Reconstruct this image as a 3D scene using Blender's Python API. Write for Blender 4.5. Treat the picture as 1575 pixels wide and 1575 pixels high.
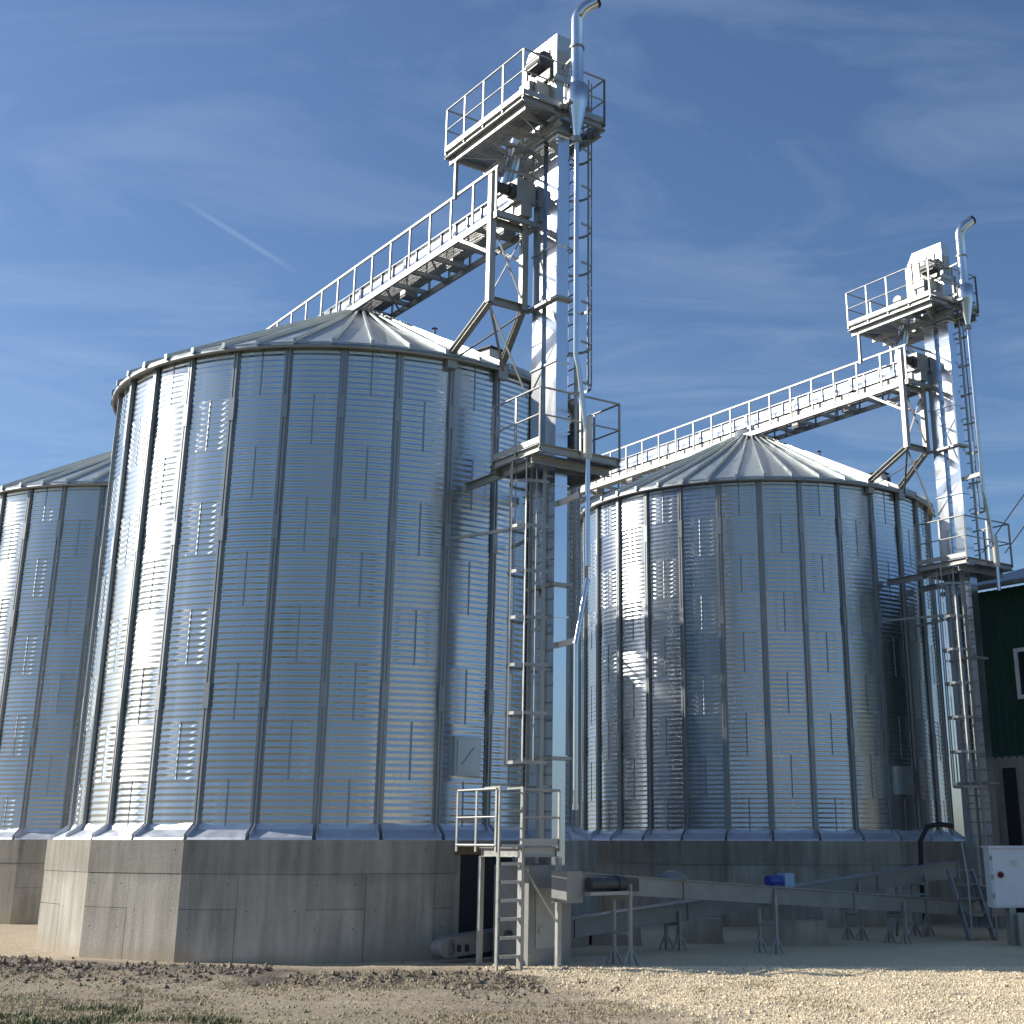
import bpy, math, random
import numpy as np
from mathutils import Vector, Matrix
random.seed(7); rng = np.random.default_rng(7)
scene = bpy.context.scene
for o in list(bpy.data.objects): bpy.data.objects.remove(o)

# ------------------------------------------------------------------ camera
F, PX, PY, PITCH, ROLL = 2088.25, 901.8, 603.5, 0.31876, 0.00175
W = 1575.0
cam_data = bpy.data.cameras.new('camera'); cam = bpy.data.objects.new('camera', cam_data)
scene.collection.objects.link(cam); scene.camera = cam
cam_data.sensor_width = 36; cam_data.sensor_fit = 'HORIZONTAL'; cam_data.lens = 36 * F / W
cam_data.shift_x = (W / 2 - PX) / W; cam_data.shift_y = (PY - W / 2) / W
cam_data.clip_start = 0.1; cam_data.clip_end = 8000
cam.location = (0, 0, 0)
fw = Vector((0, math.cos(PITCH), math.sin(PITCH))); rt = Vector((1, 0, 0)); up = rt.cross(fw)
r2 = math.cos(ROLL) * rt + math.sin(ROLL) * up; u2 = -math.sin(ROLL) * rt + math.cos(ROLL) * up
cam.rotation_euler = Matrix((r2, u2, -fw)).transposed().to_euler()

# ------------------------------------------------------------------ world, sun, exposure
SUN_EL = math.radians(28); SUN_H = Vector((-0.983, 0.184, 0)).normalized()      # towards the sun
world = bpy.data.worlds.new('World'); scene.world = world; world.use_nodes = True
nt = world.node_tree; nt.nodes.clear()
def N(t, tree=None): return (tree or nt).nodes.new(t)
out = N('ShaderNodeOutputWorld'); bg = N('ShaderNodeBackground'); sky = N('ShaderNodeTexSky')
sky.sky_type = 'NISHITA'; sky.sun_disc = False; sky.sun_elevation = SUN_EL
sky.sun_rotation = math.atan2(SUN_H.x, SUN_H.y); sky.air_density = 1.0; sky.dust_density = 1.1; sky.ozone_density = 6.0
bg.inputs['Strength'].default_value = 0.10
tc = N('ShaderNodeTexCoord')
# thin cirrus: stretched noise over the sky direction, projected on a high flat layer
sep = N('ShaderNodeSeparateXYZ'); nt.links.new(tc.outputs['Generated'], sep.inputs[0])
zmax = N('ShaderNodeMath'); zmax.operation = 'MAXIMUM'; zmax.inputs[1].default_value = 0.06; nt.links.new(sep.outputs['Z'], zmax.inputs[0])
dx = N('ShaderNodeMath'); dx.operation = 'DIVIDE'; nt.links.new(sep.outputs['X'], dx.inputs[0]); nt.links.new(zmax.outputs[0], dx.inputs[1])
dy = N('ShaderNodeMath'); dy.operation = 'DIVIDE'; nt.links.new(sep.outputs['Y'], dy.inputs[0]); nt.links.new(zmax.outputs[0], dy.inputs[1])
cmb = N('ShaderNodeCombineXYZ'); nt.links.new(dx.outputs[0], cmb.inputs['X']); nt.links.new(dy.outputs[0], cmb.inputs['Y'])
mp = N('ShaderNodeMapping'); mp.inputs['Scale'].default_value = (0.55, 1.0, 1); mp.inputs['Rotation'].default_value = (0, 0, 0.5); mp.inputs['Location'].default_value = (1.3, 0.4, 0)
nt.links.new(cmb.outputs[0], mp.inputs['Vector'])
nz = N('ShaderNodeTexNoise'); nz.inputs['Scale'].default_value = 2.3; nz.inputs['Detail'].default_value = 10; nz.inputs['Roughness'].default_value = 0.6; nz.inputs['Distortion'].default_value = 1.1
nt.links.new(mp.outputs[0], nz.inputs['Vector'])
cr = N('ShaderNodeValToRGB'); cr.color_ramp.elements[0].position = 0.46; cr.color_ramp.elements[0].color = (0, 0, 0, 1)
cr.color_ramp.elements[1].position = 0.80; cr.color_ramp.elements[1].color = (0.17, 0.17, 0.17, 1)
nt.links.new(nz.outputs['Fac'], cr.inputs[0])
# a short contrail: distance from a great circle, limited along it
def pix_dir(x, y): return (fw + r2 * ((x - PX) / F) - u2 * ((y - PY) / F)).normalized()
ca, cb = pix_dir(272, 303), pix_dir(466, 425); cn = ca.cross(cb).normalized(); cm = (ca + cb).normalized(); ct = (cb - ca).normalized()
def dotn(v):
    d = N('ShaderNodeVectorMath'); d.operation = 'DOT_PRODUCT'; nt.links.new(tc.outputs['Generated'], d.inputs[0]); d.inputs[1].default_value = v; return d.outputs['Value']
def absn(s):
    a = N('ShaderNodeMath'); a.operation = 'ABSOLUTE'; nt.links.new(s, a.inputs[0]); return a.outputs[0]
def mr(s, a, b, c, d):
    m = N('ShaderNodeMapRange'); m.interpolation_type = 'SMOOTHSTEP'; nt.links.new(s, m.inputs['Value'])
    for i, q in zip(('From Min', 'From Max', 'To Min', 'To Max'), (a, b, c, d)): m.inputs[i].default_value = q
    return m.outputs['Result']
half = (cb - ca).length / 2
tr = N('ShaderNodeMath'); tr.operation = 'MULTIPLY'
nt.links.new(mr(absn(dotn(cn)), 0.0, 0.0030, 0.11, 0.0), tr.inputs[0]); nt.links.new(mr(absn(dotn(ct)), half * 0.35, half * 1.05, 1, 0), tr.inputs[1])
front = N('ShaderNodeMath'); front.operation = 'GREATER_THAN'; front.inputs[1].default_value = 0.5; nt.links.new(dotn(cm), front.inputs[0])
tr2 = N('ShaderNodeMath'); tr2.operation = 'MULTIPLY'; nt.links.new(tr.outputs[0], tr2.inputs[0]); nt.links.new(front.outputs[0], tr2.inputs[1])
cl = N('ShaderNodeMath'); cl.operation = 'ADD'; cl.use_clamp = True; nt.links.new(cr.outputs[0], cl.inputs[0]); nt.links.new(tr2.outputs[0], cl.inputs[1])
mx = N('ShaderNodeMix'); mx.data_type = 'RGBA'; nt.links.new(cl.outputs[0], mx.inputs['Factor'])
nt.links.new(sky.outputs[0], mx.inputs['A']); mx.inputs['B'].default_value = (6.0, 7.0, 8.4, 1)
nt.links.new(mx.outputs['Result'], bg.inputs['Color']); nt.links.new(bg.outputs[0], out.inputs[0])

sun_data = bpy.data.lights.new('sun', 'SUN'); sun = bpy.data.objects.new('sun', sun_data); scene.collection.objects.link(sun)
sun_data.energy = 4.8; sun_data.angle = math.radians(0.53); sun_data.color = (1.0, 0.93, 0.82)
sv = Vector((SUN_H.x * math.cos(SUN_EL), SUN_H.y * math.cos(SUN_EL), math.sin(SUN_EL)))
sun.rotation_euler = sv.to_track_quat('Z', 'Y').to_euler(); sun.location = sv * 60

vs = scene.view_settings; vs.view_transform = 'Standard'; vs.look = 'None'; vs.exposure = 0.38; vs.gamma = 1
vs.use_curve_mapping = False
scene.render.resolution_x = scene.render.resolution_y = 1024

# ------------------------------------------------------------------ materials
def mat(name, base, rough=0.5, metal=0.0, noise=None, vary=0.0, bump=None, builder=None):
    m = bpy.data.materials.new(name); m.use_nodes = True; t = m.node_tree
    b = t.nodes['Principled BSDF']; b.inputs['Base Color'].default_value = (*base, 1)
    b.inputs['Roughness'].default_value = rough; b.inputs['Metallic'].default_value = metal
    col = None
    L = t.links.new
    if noise or vary:
        tcn = N('ShaderNodeTexCoord', t); val = None
        if noise:
            sc, amt, stretch = noise
            mpn = N('ShaderNodeMapping', t); mpn.inputs['Scale'].default_value = stretch; L(tcn.outputs['Object'], mpn.inputs[0])
            oi = N('ShaderNodeObjectInfo', t); ad = N('ShaderNodeVectorMath', t); ad.operation = 'ADD'
            cb3 = N('ShaderNodeVectorMath', t); cb3.operation = 'SCALE'; cb3.inputs['Scale'].default_value = 37.0
            cxyz = N('ShaderNodeCombineXYZ', t); [L(oi.outputs['Random'], cxyz.inputs[i]) for i in range(3)]
            L(cxyz.outputs[0], cb3.inputs[0]); L(mpn.outputs[0], ad.inputs[0]); L(cb3.outputs[0], ad.inputs[1])
            nn = N('ShaderNodeTexNoise', t); nn.inputs['Scale'].default_value = sc; nn.inputs['Detail'].default_value = 6; nn.inputs['Roughness'].default_value = 0.6
            L(ad.outputs[0], nn.inputs['Vector'])
            r = N('ShaderNodeMapRange', t); r.inputs['From Min'].default_value = 0.3; r.inputs['From Max'].default_value = 0.7
            r.inputs['To Min'].default_value = 1 - amt; r.inputs['To Max'].default_value = 1 + amt; L(nn.outputs['Fac'], r.inputs['Value']); val = r.outputs[0]
        if vary:
            oi2 = N('ShaderNodeObjectInfo', t); r3 = N('ShaderNodeMapRange', t); r3.inputs['To Min'].default_value = 1 - vary; r3.inputs['To Max'].default_value = 1 + vary
            L(oi2.outputs['Random'], r3.inputs['Value'])
            if val is None: val = r3.outputs[0]
            else:
                mu = N('ShaderNodeMath', t); mu.operation = 'MULTIPLY'; L(val, mu.inputs[0]); L(r3.outputs[0], mu.inputs[1]); val = mu.outputs[0]
        sc_ = N('ShaderNodeVectorMath', t); sc_.operation = 'SCALE'; sc_.inputs[0].default_value = base; L(val, sc_.inputs['Scale'])
        L(sc_.outputs[0], b.inputs['Base Color'])
        if noise and metal > 0.5:
            rr = N('ShaderNodeMapRange', t); rr.inputs['From Min'].default_value = 0.3; rr.inputs['From Max'].default_value = 0.7
            rr.inputs['To Min'].default_value = rough * 0.8; rr.inputs['To Max'].default_value = rough * 1.3; L(nn.outputs['Fac'], rr.inputs['Value']); L(rr.outputs[0], b.inputs['Roughness'])
    if bump:
        tcb = N('ShaderNodeTexCoord', t); nb = N('ShaderNodeTexNoise', t); nb.inputs['Scale'].default_value = bump[0]; nb.inputs['Detail'].default_value = 4
        L(tcb.outputs['Object'], nb.inputs['Vector'])
        bb = N('ShaderNodeBump', t); bb.inputs['Strength'].default_value = bump[1]; bb.inputs['Distance'].default_value = bump[2]
        L(nb.outputs['Fac'], bb.inputs['Height']); L(bb.outputs[0], b.inputs['Normal'])
    if builder: builder(t, b)
    return m
def aniso(t, b):      # rolled sheet: the reflection smears up and down more than sideways
    tg = N('ShaderNodeTangent', t); tg.direction_type = 'RADIAL'; tg.axis = 'Z'; t.links.new(tg.outputs[0], b.inputs['Tangent'])
    b.inputs['Anisotropic'].default_value = 0.85; b.inputs['Anisotropic Rotation'].default_value = 0.25
M = {}
M['sheet'] = mat('galvanised_sheet', (0.58, 0.62, 0.65), 0.24, 0.95, noise=(1.6, 0.08, (1, 1, 0.12)), vary=0.05, builder=aniso)
M['seam'] = mat('lap_seam', (0.34, 0.37, 0.40), 0.5, 0.85, noise=(8, 0.15, (1, 1, 1)))
M['stiff'] = mat('stiffener_steel', (0.36, 0.375, 0.38), 0.5, 0.85, noise=(3, 0.12, (1, 1, 0.3)), vary=0.08)
M['roof'] = mat('roof_sheet', (0.50, 0.54, 0.54), 0.45, 0.85, noise=(3, 0.10, (1, 1, 1)), vary=0.07, bump=(5, 0.2, 0.004))
M['steel'] = mat('galvanised_steel', (0.37, 0.375, 0.365), 0.52, 0.6, noise=(6, 0.10, (1, 1, 1)), vary=0.06)
M['duct'] = mat('duct_sheet', (0.62, 0.65, 0.68), 0.19, 0.95, noise=(2, 0.06, (1, 1, 0.3)), vary=0.05, bump=(3, 0.15, 0.004))
M['dull'] = mat('dull_grey_sheet', (0.27, 0.275, 0.27), 0.55, 0.4, noise=(3, 0.12, (1, 1, 1)), vary=0.08)
M['grate'] = mat('steel_grating', (0.30, 0.30, 0.30), 0.6, 0.7, noise=(10, 0.15, (1, 1, 1)))
M['paint'] = mat('pale_machine_paint', (0.62, 0.60, 0.55), 0.45, 0.0, noise=(5, 0.08, (1, 1, 1)))
M['motor'] = mat('dark_motor_paint', (0.05, 0.055, 0.06), 0.45, 0.0, noise=(5, 0.1, (1, 1, 1)))
M['black'] = mat('black_rubber', (0.015, 0.015, 0.016), 0.6)
M['blue'] = mat('blue_motor_paint', (0.02, 0.05, 0.30), 0.4)
M['paleblue'] = mat('pale_blue_box', (0.25, 0.40, 0.60), 0.5)
M['white'] = mat('white_enamel', (0.72, 0.74, 0.76), 0.35, 0.0, noise=(3, 0.04, (1, 1, 1)))
M['red'] = mat('red_plastic', (0.5, 0.02, 0.03), 0.4)
M['green'] = mat('dark_green_cladding', (0.014, 0.052, 0.032), 0.42, 0.1, noise=(2, 0.12, (1, 1, 0.2)), vary=0.12)
M['frame_white'] = mat('white_window_frame', (0.70, 0.70, 0.70), 0.4)
M['glass'] = mat('dark_window_glass', (0.02, 0.025, 0.03), 0.05, 0.0)
M['interior'] = mat('unlit_interior', (0.03, 0.03, 0.032), 0.9)
M['flash'] = mat('zinc_flashing', (0.62, 0.65, 0.70), 0.45, 0.6, noise=(5, 0.08, (1, 1, 1)), vary=0.05)
M['mortar'] = mat('rust_stain', (0.22, 0.15, 0.07), 0.9, noise=(6, 0.3, (1, 1, 1)))

def concrete_nodes(t, b):
    L = t.links.new
    g = N('ShaderNodeNewGeometry', t); mp1 = N('ShaderNodeMapping', t); mp1.inputs['Scale'].default_value = (3.2, 3.2, 0.35); L(g.outputs['Position'], mp1.inputs[0])
    n1 = N('ShaderNodeTexNoise', t); n1.inputs['Scale'].default_value = 1.6; n1.inputs['Detail'].default_value = 6; n1.inputs['Roughness'].default_value = 0.62; L(mp1.outputs[0], n1.inputs['Vector'])
    n2 = N('ShaderNodeTexNoise', t); n2.inputs['Scale'].default_value = 0.9; n2.inputs['Detail'].default_value = 5; L(g.outputs['Position'], n2.inputs['Vector'])
    n3 = N('ShaderNodeTexNoise', t); n3.inputs['Scale'].default_value = 28; n3.inputs['Detail'].default_value = 3; L(g.outputs['Position'], n3.inputs['Vector'])
    mixn = N('ShaderNodeMath', t); mixn.operation = 'MULTIPLY_ADD'; L(n1.outputs['Fac'], mixn.inputs[0]); mixn.inputs[1].default_value = 0.65; 
    sc2 = N('ShaderNodeMath', t); sc2.operation = 'MULTIPLY'; L(n2.outputs['Fac'], sc2.inputs[0]); sc2.inputs[1].default_value = 0.35; L(sc2.outputs[0], mixn.inputs[2])
    rp = N('ShaderNodeValToRGB', t); e = rp.color_ramp.elements; e[0].position = 0.30; e[0].color = (0.22, 0.205, 0.17, 1); e[1].position = 0.70; e[1].color = (0.54, 0.51, 0.44, 1)
    L(mixn.outputs[0], rp.inputs[0])
    oi = N('ShaderNodeObjectInfo', t); r3 = N('ShaderNodeMapRange', t); r3.inputs['To Min'].default_value = 0.88; r3.inputs['To Max'].default_value = 1.10; L(oi.outputs['Random'], r3.inputs['Value'])
    f3 = N('ShaderNodeMapRange', t); f3.inputs['To Min'].default_value = 0.85; f3.inputs['To Max'].default_value = 1.15; L(n3.outputs['Fac'], f3.inputs['Value'])
    mu = N('ShaderNodeMath', t); mu.operation = 'MULTIPLY'; L(r3.outputs[0], mu.inputs[0]); L(f3.outputs[0], mu.inputs[1])
    sv_ = N('ShaderNodeVectorMath', t); sv_.operation = 'SCALE'; L(rp.outputs[0], sv_.inputs[0]); L(mu.outputs[0], sv_.inputs['Scale'])
    # cement-rich darker pour below the top edge and soil splashed up from the ground, both ragged
    sp = N('ShaderNodeSeparateXYZ', t); L(g.outputs['Position'], sp.inputs[0])
    wz = N('ShaderNodeMath', t); wz.operation = 'MULTIPLY_ADD'; L(n2.outputs['Fac'], wz.inputs[0]); wz.inputs[1].default_value = 0.9; L(sp.outputs['Z'], wz.inputs[2])
    def band(a, c, lo, hi):
        m_ = N('ShaderNodeMapRange', t); m_.interpolation_type = 'SMOOTHSTEP'; L(wz.outputs[0], m_.inputs['Value'])
        for i_, q_ in zip(('From Min', 'From Max', 'To Min', 'To Max'), (a, c, lo, hi)): m_.inputs[i_].default_value = q_
        return m_.outputs[0]
    top = band(-0.22, -0.05, 1.0, 0.80); spl = band(-1.30, -1.02, 1.0, 0.0)
    sv2 = N('ShaderNodeVectorMath', t); sv2.operation = 'SCALE'; L(sv_.outputs[0], sv2.inputs[0]); L(top, sv2.inputs['Scale'])
    dm = N('ShaderNodeMix', t); dm.data_type = 'RGBA'; sp5 = N('ShaderNodeMath', t); sp5.operation = 'MULTIPLY'; L(spl, sp5.inputs[0]); sp5.inputs[1].default_value = 0.55
    L(sp5.outputs[0], dm.inputs['Factor']); L(sv2.outputs[0], dm.inputs['A']); dm.inputs['B'].default_value = (0.36, 0.29, 0.20, 1)
    L(dm.outputs['Result'], b.inputs['Base Color'])
    bb = N('ShaderNodeBump', t); bb.inputs['Strength'].default_value = 0.5; bb.inputs['Distance'].default_value = 0.01; L(n3.outputs['Fac'], bb.inputs['Height']); L(bb.outputs[0], b.inputs['Normal'])
M['concrete'] = mat('board_marked_concrete', (0.35, 0.33, 0.29), 0.85, builder=concrete_nodes)

def ground_nodes(t, b):
    L = t.links.new
    g = N('ShaderNodeNewGeometry', t); sp = N('ShaderNodeSeparateXYZ', t); L(g.outputs['Position'], sp.inputs[0])
    def noise(s, d=5, r=0.55):
        n = N('ShaderNodeTexNoise', t); n.inputs['Scale'].default_value = s; n.inputs['Detail'].default_value = d; n.inputs['Roughness'].default_value = r; L(g.outputs['Position'], n.inputs['Vector']); return n.outputs['Fac']
    def ma(op, a, bb=None, c=None):
        m = N('ShaderNodeMath', t); m.operation = op
        for i, q in enumerate((a, bb, c)):
            if q is None: continue
            if isinstance(q, (int, float)): m.inputs[i].default_value = q
            else: L(q, m.inputs[i])
        return m.outputs[0]
    def ramp(f, a, c): 
        r = N('ShaderNodeMapRange', t); r.interpolation_type = 'SMOOTHSTEP'; L(f, r.inputs['Value']); r.inputs['From Min'].default_value = a; r.inputs['From Max'].default_value = c; return r.outputs[0]
    def mix(f, A, B):
        m = N('ShaderNodeMix', t); m.data_type = 'RGBA'; L(f, m.inputs['Factor'])
        for i, q in (('A', A), ('B', B)):
            if isinstance(q, tuple): m.inputs[i].default_value = (*q, 1)
            else: L(q, m.inputs[i])
        return m.outputs['Result']
    x, y = sp.outputs['X'], sp.outputs['Y']
    nb, nm, nf = noise(0.45), noise(2.2, 6), noise(14, 5, 0.65)
    soil = mix(ramp(nm, 0.32, 0.68), (0.31, 0.25, 0.175), (0.45, 0.375, 0.275))
    soil = mix(ramp(nf, 0.35, 0.75), mix(ramp(nb, 0.35, 0.65), (0.25, 0.20, 0.14), soil), soil)
    # pale dusty track close to the plinths (far left) 
    sand = mix(ramp(nm, 0.3, 0.7), (0.42, 0.34, 0.235), (0.50, 0.41, 0.29))
    yl = ma('MULTIPLY_ADD', x, -0.28, 19.9)           # edge of the churned strip
    dd = ma('ADD', ma('SUBTRACT', y, yl), ma('MULTIPLY_ADD', nb, 1.6, -0.8))
    soil = mix(ramp(dd, 0.3, 1.2), soil, sand)
    # damp churned strip
    st = ma('ABSOLUTE', ma('ADD', ma('SUBTRACT', y, ma('MULTIPLY_ADD', x, -0.30, 18.7)), ma('MULTIPLY_ADD', nb, 2.4, -1.2)))
    damp = ma('MULTIPLY', ma('SUBTRACT', 1.0, ramp(st, 0.35, 1.5)), ma('MULTIPLY', ramp(nm, 0.30, 0.62), ma('SUBTRACT', 1.0, ramp(x, -3.0, 0.2))))
    soil = mix(ma('MULTIPLY', damp, 0.85), soil, (0.12, 0.10, 0.08))
    # grass tint, near left
    gr = ma('MULTIPLY', ramp(ma('ADD', nm, ma('MULTIPLY', nb, 0.6)), 0.72, 0.98), ma('SUBTRACT', 1.0, ramp(ma('ADD', x, ma('MULTIPLY', ma('SUBTRACT', y, 15.0), 1.2)), -5.5, 1.0)))
    soil = mix(gr, soil, (0.07, 0.09, 0.028))
    # yellow crushed stone on the right
    gx = ma('ADD', ma('ADD', ma('SUBTRACT', x, -0.8), ma('MULTIPLY', ma('SUBTRACT', y, 19.9), 0.43)), ma('MULTIPLY_ADD', nm, 1.4, -0.7))
    gm = ma('MULTIPLY', ramp(gx, -0.25, 0.45), ma('SUBTRACT', 1.0, ramp(y, 27, 34)))
    vo = N('ShaderNodeTexVoronoi', t); vo.inputs['Scale'].default_value = 16; L(g.outputs['Position'], vo.inputs['Vector'])
    stone = mix(ramp(vo.outputs['Distance'], 0.1, 0.55), (0.80, 0.69, 0.48), (0.58, 0.48, 0.32))
    stone = mix(ramp(nb, 0.3, 0.7), stone, mix(ramp(nf, 0.3, 0.7), (0.66, 0.55, 0.37), (0.78, 0.67, 0.47)))
    field = mix(ramp(nb, 0.3, 0.7), (0.05, 0.07, 0.022), (0.09, 0.10, 0.04))
    far = ma('MAXIMUM', ramp(ma('SUBTRACT', 11.5, y), 0.0, 3.0), ramp(y, 70.0, 90.0))
    L(mix(far, mix(gm, soil, stone), field), b.inputs['Base Color'])
    hb = ma('ADD', ma('MULTIPLY', nf, 1.0), ma('MULTIPLY', nm, 0.6))
    bb = N('ShaderNodeBump', t); bb.inputs['Strength'].default_value = 0.8; bb.inputs['Distance'].default_value = 0.05; L(hb, bb.inputs['Height']); L(bb.outputs[0], b.inputs['Normal'])
M['ground'] = mat('dry_soil_and_gravel', (0.3, 0.25, 0.18), 0.95, builder=ground_nodes)
M['clod'] = mat('soil_clod', (0.25, 0.20, 0.145), 0.95, noise=(6, 0.45, (1, 1, 1)))
M['gravel'] = mat('yellow_gravel', (0.80, 0.68, 0.47), 0.9, noise=(9, 0.3, (1, 1, 1)))
M['grass'] = mat('grass_blades', (0.12, 0.14, 0.055), 0.7, noise=(1.5, 0.5, (1, 1, 1)))
M['straw'] = mat('dry_straw', (0.42, 0.35, 0.21), 0.8, noise=(3, 0.3, (1, 1, 1)))

# ------------------------------------------------------------------ mesh helpers
col = scene.collection
class MB:
    def __init__(s): s.v = []; s.f = []; s.m = []; s.sm = []
    def add(s, vs_, fs, mi=0, smooth=False):
        o = len(s.v); s.v += [tuple(q) for q in vs_]; s.f += [tuple(i + o for i in f) for f in fs]; s.m += [mi] * len(fs); s.sm += [smooth] * len(fs); return s
    def box(s, a, b, mi=0):
        x0, y0, z0 = (min(a[i], b[i]) for i in range(3)); x1, y1, z1 = (max(a[i], b[i]) for i in range(3))
        return s.add([(x0, y0, z0), (x1, y0, z0), (x1, y1, z0), (x0, y1, z0), (x0, y0, z1), (x1, y0, z1), (x1, y1, z1), (x0, y1, z1)],
                     [(0, 3, 2, 1), (4, 5, 6, 7), (0, 1, 5, 4), (1, 2, 6, 5), (2, 3, 7, 6), (3, 0, 4, 7)], mi)
    def frame(s, p, q, upv=None):
        p, q = Vector(p), Vector(q); d = (q - p).normalized(); u_ = Vector(upv) if upv else (Vector((0, 0, 1)) if abs(d.z) < 0.9 else Vector((1, 0, 0)))
        a = d.cross(u_).normalized(); b = a.cross(d); return p, q, a, b
    def bar(s, p, q, w, h=None, mi=0, upv=None):
        h = h or w; p, q, a, b = s.frame(p, q, upv); vs_ = []
        for c in (p, q): vs_ += [c - a * w / 2 - b * h / 2, c + a * w / 2 - b * h / 2, c + a * w / 2 + b * h / 2, c - a * w / 2 + b * h / 2]
        return s.add(vs_, [(0, 1, 2, 3), (7, 6, 5, 4), (0, 4, 5, 1), (1, 5, 6, 2), (2, 6, 7, 3), (3, 7, 4, 0)], mi)
    def chan(s, p, q, w, h, t=0.008, flip=1, mi=0, upv=None):          # open C channel
        p, q, a, b = s.frame(p, q, upv); a = a * flip
        prof = [(-w / 2, -h / 2), (w / 2, -h / 2), (w / 2, -h / 2 + t), (-w / 2 + t, -h / 2 + t), (-w / 2 + t, h / 2 - t), (w / 2, h / 2 - t), (w / 2, h / 2), (-w / 2, h / 2)]
        n = len(prof); vs_ = [c + a * x + b * y for c in (p, q) for x, y in prof]
        return s.add(vs_, [(i, (i + 1) % n, n + (i + 1) % n, n + i) for i in range(n)] + [(0, 1, 2, 3), (0, 3, 4, 7), (4, 5, 6, 7), (n + 3, n + 2, n + 1, n), (n + 7, n + 4, n + 3, n), (n + 7, n + 6, n + 5, n + 4)], mi)
    def tube(s, pts, r, n=10, mi=0, cap=True, radii=None):
        pts = [Vector(p) for p in pts]; rings = []; prev = None
        for i, p in enumerate(pts):
            d = ((pts[min(i + 1, len(pts) - 1)] - pts[max(i - 1, 0)])).normalized()
            if prev is None: a = d.cross(Vector((0, 0, 1)) if abs(d.z) < 0.9 else Vector((1, 0, 0))).normalized()
            else: a = (prev - d * prev.dot(d)).normalized()
            prev = a; b = d.cross(a); rr = radii[i] if radii else r
            rings.append([p + (a * math.cos(2 * math.pi * k / n) + b * math.sin(2 * math.pi * k / n)) * rr for k in range(n)])
        vs_ = [q for r_ in rings for q in r_]; fs = []
        for i in range(len(pts) - 1):
            for k in range(n): fs.append((i * n + k, i * n + (k + 1) % n, (i + 1) * n + (k + 1) % n, (i + 1) * n + k))
        s.add(vs_, fs, mi, True)
        if cap:
            s.add(rings[0], [tuple(reversed(range(n)))], mi); s.add(rings[-1], [tuple(range(n))], mi)
        return s
    def lathe(s, prof, c=(0, 0, 0), n=16, mi=0, smooth=True):           # prof: (r, z)
        vs_ = [(c[0] + r * math.cos(2 * math.pi * k / n), c[1] + r * math.sin(2 * math.pi * k / n), c[2] + z) for r, z in prof for k in range(n)]
        fs = [(i * n + k, i * n + (k + 1) % n, (i + 1) * n + (k + 1) % n, (i + 1) * n + k) for i in range(len(prof) - 1) for k in range(n)]
        return s.add(vs_, fs, mi, smooth)
    def mesh(s, name, mats):
        me = bpy.data.meshes.new(name); me.from_pydata(s.v, [], s.f)
        for m_ in (mats if isinstance(mats, (list, tuple)) else [mats]): me.materials.append(M[m_])
        me.polygons.foreach_set('material_index', s.m); me.polygons.foreach_set('use_smooth', s.sm); me.update(); return me
    def build(s, name, mats, parent=None): return link(name, s.mesh(name, mats), parent)
def link(name, data, parent=None, rz=0.0, loc=(0, 0, 0)):
    o = bpy.data.objects.new(name, data); col.objects.link(o); o.parent = parent; o.rotation_euler = (0, 0, rz); o.location = loc; return o
def tag(o, label=None, cat=None, group=None, kind=None):
    if label: o['label'] = label
    if cat: o['category'] = cat
    if group: o['group'] = group
    if kind: o['kind'] = kind
    return o
def thing(name, loc, label, cat, rz=0.0, group=None):
    o = link(name, None, None, rz, loc); o.empty_display_size = 0.2; return tag(o, label, cat, group)
def one(fn, name, m, parent, *a, **k): b = MB(); getattr(b, fn)(*a, **k); return b.build(name, m, parent)

GZ = -1.78                      # ground level (z = 0 is the top of the plinths)
AXIS = math.radians(36)         # silo rows: local x across the row, local y along it (away from the elevators)
ROWU = Vector((-math.sin(AXIS), math.cos(AXIS), 0)); ROWV = Vector((math.cos(AXIS), math.sin(AXIS), 0))
S1 = Vector((-4.872, 27.357, 0)); S2 = Vector((4.574, 36.624, 0)); S3 = S1 + ROWU * 12.19

# ------------------------------------------------------------------ ground
def vnoise(x, y, s, seed):
    r = np.random.default_rng(seed); T = r.random((256, 256)); x = x * s; y = y * s
    xi = np.floor(x).astype(int); yi = np.floor(y).astype(int); fx = x - xi; fy = y - yi; fx = fx * fx * (3 - 2 * fx); fy = fy * fy * (3 - 2 * fy)
    g = lambda a, b: T[a % 256, b % 256]
    return (g(xi, yi) * (1 - fx) + g(xi + 1, yi) * fx) * (1 - fy) + (g(xi, yi + 1) * (1 - fx) + g(xi + 1, yi + 1) * fx) * fy - 0.5
def ground_h(x, y):
    x = np.asarray(x, float); y = np.asarray(y, float)
    near = 1 / (1 + np.exp((y - (21.2 - 0.25 * np.minimum(x, 0))) * 4.0))
    strip = np.exp(-((y - (18.9 - 0.30 * x)) / 0.9) ** 2) * (1 / (1 + np.exp((x + 0.6) * 1.6)))
    h = near * (0.05 * vnoise(x, y, 0.5, 1) + 0.035 * vnoise(x, y, 1.7, 2) + 0.02 * vnoise(x, y, 5, 3))
    h += strip * (0.05 + 0.13 * vnoise(x, y, 1.3, 4) + 0.14 * vnoise(x, y, 4.2, 5) + 0.05 * vnoise(x, y, 9, 6))
    pile = near * (1 / (1 + np.exp(-(x + 0.9 + (y - 19.9) * 0.43) * 3)))
    h += pile * (0.05 + 0.04 * vnoise(x, y, 2.4, 7))
    fade = np.exp(-((np.maximum(np.abs(x) - 20, 0) / 8) ** 2)) * np.exp(-((np.maximum(9 - y, 0) / 5) ** 2))
    return GZ + h * fade
def stretch(core, far, n): 
    a = np.geomspace(0.3, far, n); return np.concatenate([core[0] - a[::-1], core, core[-1] + a])
gx = stretch(np.arange(-13, 11, 0.085), 3000, 24); gy = stretch(np.arange(13.0, 23.5, 0.085), 3000, 24)
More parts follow.
